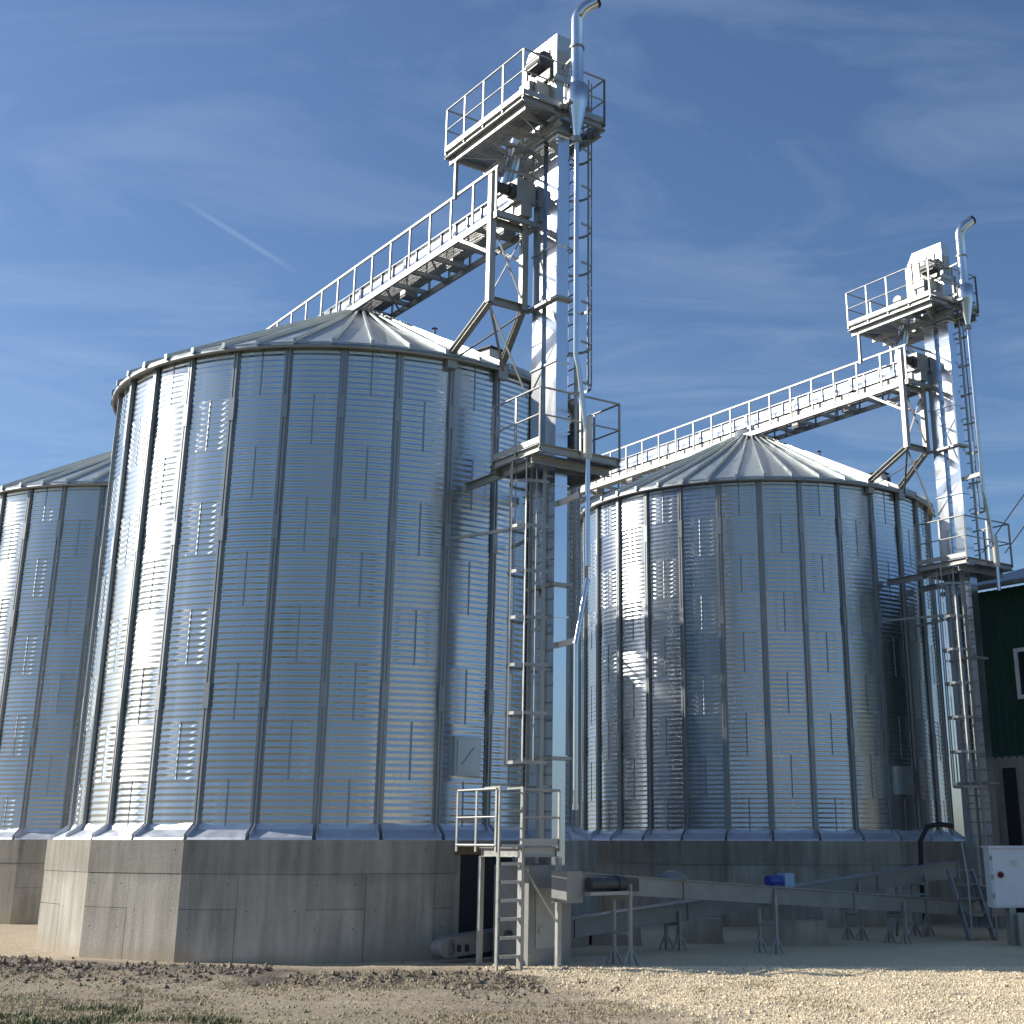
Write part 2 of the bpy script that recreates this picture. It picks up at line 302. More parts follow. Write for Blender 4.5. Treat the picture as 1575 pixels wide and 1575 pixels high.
XX, YY = np.meshgrid(gx, gy); ZZ = ground_h(XX, YY); nx, ny = len(gx), len(gy)
gm = bpy.data.meshes.new('ground'); co = np.stack([XX, YY, ZZ], -1).reshape(-1, 3)
ii, jj = np.meshgrid(np.arange(nx - 1), np.arange(ny - 1)); b0 = (jj * nx + ii).ravel()
fa = np.stack([b0, b0 + 1, b0 + nx + 1, b0 + nx], -1)
def fast_mesh(me, co, fa, smooth=False):
    me.vertices.add(len(co)); me.vertices.foreach_set('co', co.astype(np.float32).ravel())
    k = fa.shape[1]; me.loops.add(fa.size); me.loops.foreach_set('vertex_index', fa.astype(np.int32).ravel())
    me.polygons.add(len(fa)); me.polygons.foreach_set('loop_start', np.arange(0, fa.size, k, dtype=np.int32)); me.polygons.foreach_set('loop_total', np.full(len(fa), k, np.int32))
    me.polygons.foreach_set('use_smooth', np.full(len(fa), smooth)); me.update(calc_edges=True); me.validate()
fast_mesh(gm, co, fa, True); gm.materials.append(M['ground']); tag(link('ground', gm), kind='structure')

# ------------------------------------------------------------------ silos
R, ROWS, ROWH, NB = 4.686, 9, 0.93, 30; DL = 2 * math.pi / NB; TOP = ROWS * ROWH; NR = 45
def pol(r, a, z=0.0): return (r * math.sin(a), -r * math.cos(a), z)
bay_shape = [(random.uniform(-0.004, 0.007), random.uniform(-0.003, 0.003), random.uniform(-0.0010, 0.0010), random.uniform(-0.018, 0.018) * (0.15 if _ in (0, 1, 29) else 1.0)) for _ in range(NB)]
def bulge(j, t_):
    a_, c_, d_, e_ = bay_shape[j % NB]; return e_ * (t_ - 0.5) + a_ * math.sin(math.pi * t_) + c_ * math.sin(2 * math.pi * t_) + d_ * math.sin(3 * math.pi * t_)
def sheet_mesh(seed):
    na, nc = 24, 9; ns = nc * 8; b = MB(); half_a = DL; amp = 0.0038
    rr = random.Random(seed); ph = [rr.uniform(0, 6.28) for _ in range(4)]
    vs_ = []
    for j in range(ns + 1):
        z = j / ns * ROWH
        for i in range(na + 1):
            a = -half_a + 2 * half_a * i / na
            t_ = i / na
            q_ = t_ * 2 + 0.5; wob = bulge(seed - 1 + int(q_ + 1e-9), q_ % 1.0) + 0.0008 * math.sin(z * 4 + ph[2] + t_ * 4)
            vs_.append(pol(R + amp * math.cos(2 * math.pi * nc * j / ns) + wob, a, z))
    b.add(vs_, [(j * (na + 1) + i, j * (na + 1) + i + 1, (j + 1) * (na + 1) + i + 1, (j + 1) * (na + 1) + i) for j in range(ns) for i in range(na)], 0, True)
    # lap at the right edge: two flat bolted strips following the corrugation
    w = 0.016 / R; vs_ = []
    ed = half_a
    for j in range(ns + 1):
        z = j / ns * ROWH; r_ = R + amp * math.cos(2 * math.pi * nc * j / ns) + 0.006 + bulge(seed + 1, 0.5)
        for k_, dr in ((-1.0, -0.004), (-0.9, 0), (0.9, 0), (1.0, -0.004)): vs_.append(pol(r_ + dr, ed + k_ * w, z))
    b.add(vs_, [(j * 4 + k_, j * 4 + k_ + 1, (j + 1) * 4 + k_ + 1, (j + 1) * 4 + k_) for j in range(ns) for k_ in range(3)], 1, True)
    return b.mesh('wall_sheet', ['sheet', 'seam'])
sheet_meshes = [sheet_mesh(s) for s in range(NB)]       # one shape per bay, shared by the rows and the silos
def stiff_mesh():
    b = MB(); prof = [(-0.075, 0.010), (-0.045, 0.012), (-0.040, 0.068), (-0.012, 0.068), (-0.010, 0.050), (0.010, 0.050), (0.012, 0.068), (0.040, 0.068), (0.045, 0.012), (0.075, 0.010)]
    n = len(prof); zs = [0.02, TOP - 0.03]
    b.add([(x, -(R + d), z) for z in zs for x, d in prof], [(i, i + 1, n + i + 1, n + i) for i in range(n - 1)])
    b.add([(x, -(R + d), TOP - 0.03) for x, d in prof], [tuple(range(n))])
    for z in (2.05, 4.85, 7.0): b.box((-0.052, -(R + 0.075), z), (0.052, -(R + 0.03), z + 0.42))
    b.box((-0.085, -(R + 0.13), 0.004), (0.085, -(R - 0.01), 0.022))                      # foot plate
    for s_ in (-0.05, 0.044): b.add([(s_, -(R + 0.07), 0.022), (s_, -(R + 0.125), 0.022), (s_, -(R + 0.07), 0.20), (s_ + 0.006, -(R + 0.07), 0.022), (s_ + 0.006, -(R + 0.125), 0.022), (s_ + 0.006, -(R + 0.07), 0.20)], [(0, 1, 2), (3, 5, 4), (0, 3, 4, 1), (1, 4, 5, 2), (2, 5, 3, 0)])
    return b.mesh('stiffener', 'stiff')
stiff_m = stiff_mesh()
RE, ZE, RH, ZH = 4.84, TOP + 0.01, 0.42, 10.70
def roof_meshes():
    h = math.pi / NR; b = MB(); n = 6; vs_ = []
    for i in range(n + 1):
        t_ = i / n; r_ = RE + (RH - RE) * t_; z = ZE + (ZH - ZE) * t_ - 0.012 * math.sin(math.pi * t_)
        for k in (-1, -0.35, 0.35, 1): vs_.append(pol(r_, h * k, z + (0 if abs(k) == 1 else -0.010)))
    b.add(vs_, [(i * 4 + k, i * 4 + k + 1, (i + 1) * 4 + k + 1, (i + 1) * 4 + k) for i in range(n) for k in range(3)])
    b.add([pol(RE, -h, ZE), pol(RE, h, ZE), pol(RE, h, ZE - 0.05), pol(RE, -h, ZE - 0.05)], [(0, 3, 2, 1)])
    panel = b.mesh('roof_panel', 'roof')
    b = MB(); b.bar(pol(RE + 0.02, 0, ZE + 0.025), pol(RH + 0.02, 0, ZH + 0.03), 0.045, 0.07)
    b.box((-0.03, -(RE + 0.05), ZE - 0.05), (0.03, -(RE + 0.005), ZE + 0.05))
    return panel, b.mesh('roof_rib', 'roof')
roof_panel_m, roof_rib_m = roof_meshes()
PC = 5.12; PA = PC * math.cos(math.pi / 16)       # plinth: sixteen-sided
def plinth_meshes():
    h = math.pi / 16; w = PC * math.sin(h)
    core = MB(); ring = [pol(PC - 0.03, 2 * h * k, 0) for k in range(16)]
    vs_ = [(x, y, GZ - 0.4) for x, y, _ in ring] + [(x, y, -0.004) for x, y, _ in ring]
    core.add(vs_, [(k, (k + 1) % 16, 16 + (k + 1) % 16, 16 + k) for k in range(16)] + [tuple(range(16, 32))])
    plates = []
    def plate(x0, x1, z0, z1, d):
        b = MB(); b.box((x0, -(PA + d), z0), (x1, -(PA - 0.05), z1))
        for hx in (x0 + 0.16, x1 - 0.16):
            for hz in ((z1 + max(z0, GZ)) / 2 + 0.1,):
                b.add([(hx + 0.010 * math.cos(q), -(PA + d + 0.0015), hz + 0.010 * math.sin(q)) for q in np.arange(8) * math.pi / 4], [tuple(range(8))], 1)
        return b.mesh('form_panel', ['concrete', 'interior'])
    g = 0.007
    plates = [plate(-w, w, -0.50, -0.002, 0.009), plate(-w, -w * 0.08 - g, -1.02, -0.50 - g, 0.0), plate(-w, -w * 0.08 - g, GZ - 0.35, -1.02 - g, 0.003), plate(-w * 0.08, w, GZ - 0.35, -0.50 - g, 0.001)]
    return core.mesh('plinth', 'concrete'), plates
plinth_core, plinth_plates = plinth_meshes()
def flash_mesh():
    b = MB(); h = DL / 2 * 0.94
    b.add([pol(R + 0.005, -h, 0.26), pol(R + 0.005, h, 0.26), pol(R + 0.055, h, 0.16), pol(R + 0.055, -h, 0.16), pol(R + 0.30, h, 0.035), pol(R + 0.30, -h, 0.035), pol(R + 0.32, h, 0.0), pol(R + 0.32, -h, 0.0)],
          [(0, 3, 2, 1), (3, 5, 4, 2), (5, 7, 6, 4)])
    for s_ in (-1, 1):   # upturned ends beside each stiffener
        a0, a1 = h * s_, h * s_ * 0.985
        b.add([pol(R + 0.01, a0, 0.30), pol(R + 0.30, a0, 0.09), pol(R + 0.30, a0, 0.0), pol(R + 0.01, a0, 0.0), pol(R + 0.01, a1, 0.30), pol(R + 0.30, a1, 0.09), pol(R + 0.30, a1, 0.0), pol(R + 0.01, a1, 0.0)],
              [(0, 1, 2, 3), (4, 7, 6, 5), (0, 4, 5, 1), (1, 5, 6, 2)])
    return b.mesh('base_flashing', 'flash')
flash_m = flash_mesh()
def build_silo(C, phase, plinth_phase, label, door=True, vents=True):
    s = thing('grain_silo', C, label, 'silo', group='steel grain silos')
    pl = link('plinth', plinth_core, s, plinth_phase)
    for k in range(16):
        for m_ in plinth_plates: link('form_panel', m_, s, plinth_phase + (k + 0.5) * math.pi / 8)
    for k in range(NB):
        link('stiffener', stiff_m, s, phase + k * DL)
        link('base_flashing', flash_m, s, phase + (k + 0.5) * DL)
    for row in range(ROWS):
        odd = (ROWS - 1 - row) % 2          # top row 0
        for k in range(NB // 2):
            o = link('wall_sheet', sheet_meshes[(2 * k + odd) % NB], s, phase + (2 * k + 0.5 + odd) * DL + 0.0, (0, 0, row * ROWH))
            o.scale = (1 + random.uniform(-0.0004, 0.0004),) * 2 + (1,)
    rp = phase + 0.03
    for k in range(NR):
        link('roof_panel', roof_panel_m, s, rp + (k + 0.5) * 2 * math.pi / NR)
        link('roof_rib', roof_rib_m, s, rp + k * 2 * math.pi / NR)
    b = MB(); b.lathe([(RE - 0.03, TOP - 0.10), (RE + 0.012, TOP - 0.10), (RE + 0.012, TOP - 0.03), (RE - 0.03, TOP - 0.03)], n=90); b.lathe([(R + 0.005, TOP - 0.06), (RE - 0.01, TOP - 0.045)], n=90)
    b.build('eave_ring', 'stiff', s)
    b = MB(); b.lathe([(0.62, 10.52), (0.62, 10.62), (0.44, 10.76), (0.40, 10.90), (0.0, 10.90)], n=24); b.build('roof_hub', 'roof', s)
    if vents:
        for r_, a in ((3.95, 0.86), (2.1, 0.98), (3.6, 2.6), (3.6, -2.5)):
            z = ZE + (RE - r_) / (RE - RH) * (ZH - ZE); x, y, _ = pol(r_, a)
            if r_ == 2.1:
                b = MB(); b.tube([(x, y, z - 0.05), (x, y, z + 0.22)], 0.03, 8); b.lathe([(0.07, 0.0), (0.0, 0.05)], (x, y, z + 0.20), 8); b.build('vent_pipe', 'steel', s)
            else:
                h_ = MB(); h_.box((-0.16, -0.16, -0.10), (0.16, 0.16, 0.16)); ho = h_.build('roof_hatch', 'paint', s); ho.location = (x, y, z); ho.rotation_euler = (0, 0, a)
                l_ = MB(); l_.box((-0.20, -0.22, 0.165), (0.20, 0.20, 0.19)); l_.box((0.165, -0.18, -0.02), (0.30, 0.18, 0.14)); l_.build('hatch_cover', 'black', ho)
    if door:
        a = phase + 7.52 * DL; b = MB(); b.box((-0.26, -(R + 0.09), 1.02), (0.26, -(R - 0.02), 1.66)); d = b.build('manhole_frame', 'roof', s); d.rotation_euler = (0, 0, a)
        b = MB(); b.box((-0.21, -(R + 0.105), 1.07), (0.21, -(R + 0.092), 1.61)); b.bar((-0.12, -(R + 0.118), 1.2), (0.12, -(R + 0.118), 1.48), 0.02, 0.02); b.build('manhole_door', 'roof', d)
    return s
PH = math.radians(-38.6)
build_silo(S1, -0.9236, PH, 'large corrugated steel grain silo on a sunlit concrete plinth with a dark doorway')
build_silo(S2, -0.9218, PH, 'corrugated steel grain silo standing next to the dark green shed')
build_silo(S3, -0.5991, math.radians(-30), 'corrugated steel grain silo half hidden behind the large silo, with no elevator beside it', vents=False)
# doorway in the big plinth
D = Vector((0, 0, 0))
dw = thing('plinth_doorway', S1, 'dark open doorway with a rusty lintel in the concrete plinth of the large silo', 'doorway', PH + 3.5 * math.pi / 8)
b = MB(); b.box((-0.52, -(PA + 0.022), GZ - 0.2), (0.52, -(PA - 0.02), -0.22)); b.build('opening', 'interior', dw)
b = MB(); b.box((-0.62, -(PA + 0.05), -0.22), (0.62, -(PA - 0.02), -0.06)); b.build('lintel', 'mortar', dw)
for s_ in (-1, 1): one('box', 'jamb', 'concrete', dw, (s_ * 0.60, -(PA + 0.03), GZ - 0.2), (s_ * 0.525, -(PA - 0.02), -0.225))

# ------------------------------------------------------------------ elevator module (local x across, y along the row)
def loc(C): return (C.x, C.y, 0)
def railing(parent, pts, z0, h=0.95, step=0.75, toe=True, knee=True, r=0.015, mtl='steel'):
    for (x0, y0), (x1, y1) in zip(pts[:-1], pts[1:]):
        L_ = math.hypot(x1 - x0, y1 - y0); n = max(1, round(L_ / step))
        one('tube', 'handrail', mtl, parent, [(x0, y0, z0 + h), (x1, y1, z0 + h)], r * 1.25, 8)
        if knee: one('tube', 'knee_rail', mtl, parent, [(x0, y0, z0 + h * 0.52), (x1, y1, z0 + h * 0.52)], r, 8)
        if toe: one('bar', 'toe_board', mtl, parent, (x0, y0, z0 + 0.075), (x1, y1, z0 + 0.075), 0.006, 0.10)
        for i in range(n + 1):
            t_ = i / n; x = x0 + (x1 - x0) * t_; y = y0 + (y1 - y0) * t_
            if i == 0 and (x0, y0) != pts[0]: continue
            one('bar', 'rail_post', mtl, parent, (x, y, z0 - 0.06), (x, y, z0 + h), 0.045, 0.02)
def ladder(parent, a, bpt, z0, z1, out_dir, cage=True, cage_from=2.2, depth=0.68, pitch=0.28):
    a, bpt, od = Vector((*a, 0)), Vector((*bpt, 0)), Vector((*out_dir, 0)).normalized()
    for p_ in (a, bpt): one('bar', 'stile', 'steel', parent, (p_.x, p_.y, z0), (p_.x, p_.y, z1), 0.025, 0.06, upv=od)
    z = z0 + 0.2
    while z < z1 - 0.05:
        one('tube', 'rung', 'steel', parent, [(a.x, a.y, z), (bpt.x, bpt.y, z)], 0.013, 6); z += pitch
    if cage:
        c = (a + bpt) / 2; w = (bpt - a); hw = w.length / 2; wd = w.normalized(); arc = []
        for k in range(9):
            t_ = math.pi * k / 8; arc.append(c - wd * (hw + 0.14) * math.cos(t_) + od * (depth * math.sin(t_) ** 0.8 if 0 < k < 8 else 0.0))
        z = z0 + cage_from
        while z < z1:
            mb = MB()
            for p_, q_ in zip(arc[:-1], arc[1:]): mb.bar((p_.x, p_.y, z), (q_.x, q_.y, z), 0.006, 0.05)
            mb.build('cage_hoop', 'steel', parent); z += 0.75
        for k in (1, 2, 4, 6, 7):
            p_ = arc[k]; one('bar', 'cage_strip', 'steel', parent, (p_.x, p_.y, z0 + cage_from), (p_.x, p_.y, z1), 0.035, 0.006)
def deck(parent, x0, x1, y0, y1, z, open_grid=True, holes=()):
    for p_, q_, fl_ in (((x0, y0), (x1, y0), 1), ((x0, y1), (x1, y1), -1), ((x0, y0), (x0, y1), -1), ((x1, y0), (x1, y1), 1)):
        one('chan', 'edge_beam', 'steel', parent, (*p_, z - 0.07), (*q_, z - 0.07), 0.06, 0.13, flip=fl_)
    n = max(2, round((y1 - y0) / 0.55))
    for i in range(1, n):
        y = y0 + (y1 - y0) * i / n; one('bar', 'joist', 'steel', parent, (x0 + 0.03, y, z - 0.06), (x1 - 0.03, y, z - 0.06), 0.05, 0.09)
    mb = MB(); y = y0 + 0.02
    def free(x, y): return not any(hx0 < x < hx1 and hy0 < y < hy1 for hx0, hx1, hy0, hy1 in holes)
    xs = [x0 + 0.03]; 
    while y < y1:
        cuts = sorted([(h[0], h[1]) for h in holes if h[2] < y < h[3]]); xa = x0 + 0.03
        for c0, c1 in cuts + [(x1 - 0.03, None)]:
            if c0 - xa > 0.02: mb.box((xa, y - 0.003, z - 0.01), (c0, y + 0.003, z + 0.018))
            if c1: xa = c1
        y += 0.045
    x = x0 + 0.06
    while x < x1:
        cuts = sorted([(h[2], h[3]) for h in holes if h[0] < x < h[1]]); ya = y0 + 0.03
        for c0, c1 in cuts + [(y1 - 0.03, None)]:
            if c0 - ya > 0.02: mb.box((x - 0.003, ya, z + 0.004), (x + 0.003, c0, z + 0.016))
            if c1: ya = c1
        x += 0.11
    mb.build('grating', 'grate', parent)

def elevator(C, lab):
    org = loc(C)
    e = thing('bucket_elevator', org, lab['elevator'], 'elevator', AXIS, 'bucket elevators')
    TX0, TX1 = 0.40, 0.65
    for nm, y0, y1 in (('leg_casing', -6.85, -6.54), ('leg_casing', -6.40, -6.09)):
        z = GZ + 0.85
        k = 0
        while z < 12.25:
            z1 = min(z + 2.2, 12.25); bb = MB(); bb.box((TX0, y0, z), (TX1, y1, z1 - 0.03)); bb.box((TX0 - 0.025, y0 - 0.025, z1 - 0.03), (TX1 + 0.025, y1 + 0.025, z1)); bb.build(nm, 'duct', e); z = z1; k += 1
        for zb in (3.85, 5.0, 8.7, 10.6):
            pass
    for zb in (1.2, 3.95, 9.0): one('box', 'leg_tie', 'steel', e, (TX0 - 0.06, -6.93, zb), (TX1 + 0.06, -6.02, zb + 0.05))
    # boot
    bb = MB(); bb.box((-0.08 if lab.get('near') else TX0 - 0.12, -6.95, GZ), (TX1 + 0.05, -5.98, GZ + (1.42 if lab.get('near') else 0.84))); bb.build('boot', 'dull', e)
    bb = MB(); bb.box((0.05, -6.965, GZ + 0.25), (0.50, -6.951, GZ + 1.1)); bb.box((0.10, -6.985, GZ + 0.45), (0.20, -6.966, GZ + 0.55)); bb.build('boot_hatch', 'steel', e)
    bb = MB(); bb.tube([(-0.16 if lab.get('near') else TX0 - 0.2, -6.47, GZ + 0.42), (TX1 + 0.2, -6.47, GZ + 0.42)], 0.07, 12); bb.build('boot_bearing', 'motor', e)
    # head: tall box with a sloped back and a hooded top
    y0, y1 = -6.92, -5.78; zb, zt = 12.27, 14.28
    pr = [(y0, zb), (-6.02, zb), (-5.85, 12.75), (y1, 13.10), (y1, 13.95), (-6.0, zt + 0.02), (y0, zt)]
    n = len(pr); bb = MB(); hx0, hx1 = 0.30, 0.62
    bb.add([(hx0, y, z) for y, z in pr] + [(hx1, y, z) for y, z in pr], [tuple(range(n)), tuple(reversed(range(n, 2 * n)))] + [(i, n + i, n + (i + 1) % n, (i + 1) % n) for i in range(n)])
    h_ = bb.build('head', 'roof', e)
    for yy in (-6.7, -6.45, -6.2, -5.95): one('bar', 'head_rib', 'steel', h_, (hx0 - 0.012, yy, 13.36), (hx0 - 0.012, yy, 14.05), 0.022, 0.03)
    one('box', 'belt_guard', 'paint', h_, (hx0 - 0.06, -6.78, 13.40), (hx0 - 0.026, -6.28, 13.80))
    bb = MB(); bb.box((hx0 - 0.02, y0 - 0.02, 13.28), (hx1 + 0.02, y1 + 0.02, 13.33)); bb.build('head_flange', 'steel', h_)
    one('box', 'inspection_door', 'steel', h_, (hx0 + 0.05, y0 - 0.012, 13.45), (hx1 - 0.05, y0 - 0.001, 13.95))
    # drive: gearbox, guard and motor on the left side of the head
    bb = MB(); bb.tube([(0.295, -6.45, 13.15), (0.02, -6.45, 13.15)], 0.27, 20); bb.tube([(0.06, -6.45, 13.15), (-0.06, -6.45, 13.15)], 0.17, 16)
    for k in range(8):
        a = k * math.pi / 4; bb.tube([(0.03, -6.45 + 0.22 * math.cos(a), 13.15 + 0.22 * math.sin(a)), (0.005, -6.45 + 0.22 * math.cos(a), 13.15 + 0.22 * math.sin(a))], 0.022, 6)
    g_ = bb.build('gearbox', 'paint', e)
    bb = MB(); bb.tube([(-0.05, -6.62, 13.52), (-0.05, -7.02, 13.52)], 0.15, 16); bb.tube([(-0.05, -7.02, 13.52), (-0.05, -7.10, 13.52)], 0.165, 16)
    for k in range(10):
        a = k * math.pi / 5; bb.bar((-0.05 + 0.15 * math.cos(a), -6.64, 13.52 + 0.15 * math.sin(a)), (-0.05 + 0.15 * math.cos(a), -7.0, 13.52 + 0.15 * math.sin(a)), 0.012, 0.03)
    bb.box((-0.14, -6.9, 13.65), (0.04, -6.7, 13.74)); bb.build('drive_motor', 'motor', e)
    bb = MB(); bb.box((-0.12, -6.98, 12.66), (0.14, -6.2, 12.86)); bb.box((-0.1, -6.62, 12.86), (0.1, -6.3, 13.3)); bb.build('motor_bracket', 'steel', e)
    # discharge spout from the head to the conveyor inlet
    bb = MB(); bb.tube([(0.44, -5.76, 12.95), (0.38, -5.55, 12.70), (0.18, -5.45, 11.60), (0.17, -5.45, 11.30)], 0.15, 14); bb.build('discharge_spout', 'duct', e)
    bb = MB(); bb.tube([(0.34, -5.54, 12.5), (0.33, -5.53, 12.45)], 0.20, 14); bb.build('spout_collar', 'steel', e)

    # upper platform
    up_ = thing('maintenance_platform', org, lab['upper'], 'platform', AXIS, 'elevator head platforms')
    X0, X1, Y0, Y1, Z = -0.60, 1.20, -7.19, -4.50, 12.56
    deck(up_, X0, X1, Y0, Y1, Z, holes=((0.27, 0.68, -6.95, -5.7), (0.12, 0.62, -5.75, -5.3), (0.74, X1 - 0.05, -6.95, -6.35)))
    railing(up_, [(X1, Y0), (X0, Y0), (X0, Y1), (X1, Y1), (X1, Y0)], Z, 0.92)
    for x in (X0 + 0.1, 0.27, 0.68, X1 - 0.06): one('chan', 'main_beam', 'steel', up_, (x, Y0 + 0.03, Z - 0.2), (x, Y1 - 0.03, Z - 0.2), 0.06, 0.13)
    for y in (-6.05, -5.0): one('bar', 'cross_bracing', 'steel', up_, (X0 + 0.1, y - 0.9, Z - 0.27), (X1 - 0.1, y, Z - 0.27), 0.05, 0.01); one('bar', 'cross_bracing', 'steel', up_, (X1 - 0.1, y - 0.9, Z - 0.285), (X0 + 0.1, y, Z - 0.285), 0.05, 0.01)
    for x, y in ((X0 + 0.1, -4.75), (0.70, -4.75)): one('bar', 'hanger', 'steel', up_, (x, y, 11.5), (x, y, Z - 0.14), 0.06)
    for s_ in (0.30, 0.66): one('bar', 'knee_brace', 'steel', up_, (s_, -6.0, 11.4), (s_, -5.0, Z - 0.27), 0.05)
    if lab.get('box'):
        bb = MB(); bb.tube([(-0.35, -5.95, 12.86), (-0.05, -5.95, 12.86)], 0.14, 14); bb.box((-0.3, -6.05, 12.58), (-0.1, -5.85, 12.75)); bb.build('junction_drum', 'paint', up_)

    # mid platform
    mp_ = thing('service_platform', org, lab['mid'], 'platform', AXIS, 'half height elevator platforms')
    X0, X1, Y0, Y1, Z = -0.22, 1.42, -7.30, -5.85, 6.16
    deck(mp_, X0, X1, Y0, Y1, Z, holes=((TX0 - 0.06, TX1 + 0.06, -6.95, -6.0), (-0.20, 0.33, -6.90, -6.30)))
    railing(mp_, [(X0, Y1), (X0, Y0)], Z, 0.98); railing(mp_, [(X0, Y0), (X1, Y0), (X1, Y1)], Z, 0.98, toe=False)
    for y in (Y0 + 0.25, Y1 - 0.1): one('chan', 'main_beam', 'steel', mp_, (X0 + 0.02, y, Z - 0.2), (X1 - 0.02, y, Z - 0.2), 0.06, 0.13)
    for x in (X0 + 0.12, X1 - 0.15):
        yy = -math.sqrt(R * R - x * x) - 0.07; one('chan', 'wall_bracket', 'steel', mp_, (x, yy, Z - 0.22), (x, Y0 + 0.4, Z - 0.22), 0.07, 0.14)
    if lab.get('machine'):
        bb = MB(); bb.tube([(0.85, -6.5, Z + 0.30), (1.25, -6.5, Z + 0.30)], 0.22, 16); bb.box((0.9, -6.68, Z + 0.02), (1.2, -6.3, Z + 0.2)); bb.tube([(1.05, -6.5, Z + 0.45), (1.05, -6.5, Z + 0.75)], 0.08, 10); bb.build('fan_motor', 'motor', mp_)

    # ladders
    la = thing('caged_ladder', org, lab['ladder_up'], 'ladder', AXIS, 'upper caged ladders')
    ladder(la, (0.80, -6.88), (0.80, -6.48), 6.2, 13.5, (1, 0), depth=0.40, cage_from=1.3)
    for z in (8.0, 10.0, 11.8):
        for y in (-6.88, -6.48): one('bar', 'standoff', 'steel', la, (TX1, y, z), (0.80, y, z), 0.03)
    lb = thing('caged_ladder', org, lab['ladder_low'], 'ladder', AXIS, 'lower caged ladders')
    ladder(lb, (0.24, -6.78), (0.24, -6.38), -0.05 if lab.get('near') else GZ + 0.02, 6.05, (-1, 0), cage_from=1.2 if lab.get('near') else 2.9, depth=0.52)
    for z in (0.8, 2.6, 4.4, 5.8):
        for y in (-6.78, -6.38): one('bar', 'standoff', 'steel', lb, (0.24, y, z), (TX0, y, z), 0.03)
    one('bar', 'wall_tie', 'steel', lb, (-0.35, -4.74, 5.0), (0.24, -6.38, 5.0), 0.05, 0.05); one('bar', 'wall_tie', 'steel', lb, (0.95, -4.68, 5.0), (TX1, -6.12, 5.0), 0.05, 0.05)

    # dust cyclone with exhaust pipe and drop pipe
    cx, cy = 0.38, -7.46
    cy_ = thing('dust_cyclone', org, lab['cyclone'], 'cyclone', AXIS, 'cyclones on the elevator heads')
    bb = MB(); bb.lathe([(0.0, 12.96), (0.15, 12.96), (0.20, 12.92), (0.20, 12.62), (0.185, 12.55), (0.065, 11.95), (0.055, 11.88)], (cx, cy, 0), 20); bb.build('cone', 'duct', cy_)
    r_ = 0.115; pts = [(cx, cy, 12.95), (cx, cy, 14.32)]
    for k in range(1, 7):
        a = math.radians(56) * k / 6; pts.append((cx + 0.34 * (1 - math.cos(a)), cy - 0.02 * k, 14.32 + 0.34 * math.sin(a)))
    l_ = Vector(pts[-1]); dd = (Vector(pts[-1]) - Vector(pts[-2])).normalized(); pts.append(tuple(l_ + dd * 0.22))
    bb = MB(); bb.tube(pts, r_, 16, cap=False); ep = bb.build('exhaust_pipe', 'duct', cy_)
    bb = MB(); e_ = Vector(pts[-1]); bb.tube([e_ - dd * 0.17, e_ + dd * 0.005], r_ - 0.006, 16); bb.tube([e_ - dd * 0.05, e_ + dd * 0.004], r_ + 0.006, 16); bb.build('pipe_mouth', 'black', ep)
    one('tube', 'pipe_flange', 'steel', ep, [(cx, cy, 13.70), (cx, cy, 13.74)], r_ + 0.025, 16)
    one('bar', 'pipe_stay', 'steel', ep, (cx, cy, 13.60), (0.45, -6.93, 13.60), 0.04)
    bb = MB(); bb.tube([(cx + 0.1, cy + 0.14, 12.80), (cx + 0.12, -6.93, 12.80)], 0.10, 12); bb.build('inlet_duct', 'duct', cy_)
    for x in (cx - 0.22, cx + 0.22): one('bar', 'support_arm', 'steel', cy_, (x, -7.20, 12.52), (x, cy - 0.1, 12.52), 0.05)
    one('bar', 'support_ring_bar', 'steel', cy_, (cx - 0.25, cy - 0.1, 12.52), (cx + 0.25, cy - 0.1, 12.52), 0.05) if False else None
    bb = MB(); bb.tube([(cx, cy, 11.9), (cx, cy, 11.80)], 0.085, 12); bb.build('rotary_valve', 'steel', cy_)
    bb = MB(); bb.tube([(cx, cy, 11.82), (cx, cy, 7.75), (cx + 0.06, cy, 7.55), (cx + 0.22, cy, 6.45), (cx + 0.25, cy, 6.2), (cx + 0.25, cy, 4.2 if lab.get('near') else 5.45)], 0.045, 10)
    bb.build('drop_pipe', 'duct', cy_)
    bb = MB(); bb.tube([(cx + 0.25, cy, 6.72), (cx + 0.25, cy, 6.0)], 0.075, 12); bb.build('pipe_sleeve', 'paint', cy_)
    if lab.get('near'): bb = MB(); bb.tube([(cx + 0.03, cy, 2.95), (cx + 0.03, cy, 0.5)], 0.045, 10); bb.tube([(cx + 0.03, cy, 2.95), (cx + 0.25, cy, 4.0)], 0.045, 10); bb.tube([(cx + 0.03, cy, 0.52), (cx + 0.03, cy, 0.44)], 0.055, 10); bb.build('lower_pipe', 'duct', cy_)
    for z in ((3.0, 5.35) if lab.get('near') else (8.2,)): one('bar', 'pipe_clamp', 'paint', cy_, (cx + 0.05, cy, z), (0.50, -6.86, z), 0.05, 0.09)

    # support frame for the roof conveyor
    fr = thing('support_frame', org, lab['frame'], 'steel frame', AXIS, 'conveyor support frames')
    PXS = (-0.46, 0.24); uy = -6.02
    for x in PXS: one('chan', 'post', 'steel', fr, (x, uy, 9.0), (x, uy, 11.05 if x > 0 else 11.5), 0.12, 0.12, 0.01)
    fl = (-0.46, -4.74, 8.42); frr = (0.62, -4.76, 8.42)
    one('chan', 'raking_leg', 'steel', fr, fl, (PXS[0], uy, 9.02), 0.11, 0.11, 0.01); one('chan', 'raking_leg', 'steel', fr, frr, (PXS[1], uy, 9.02), 0.11, 0.11, 0.01)
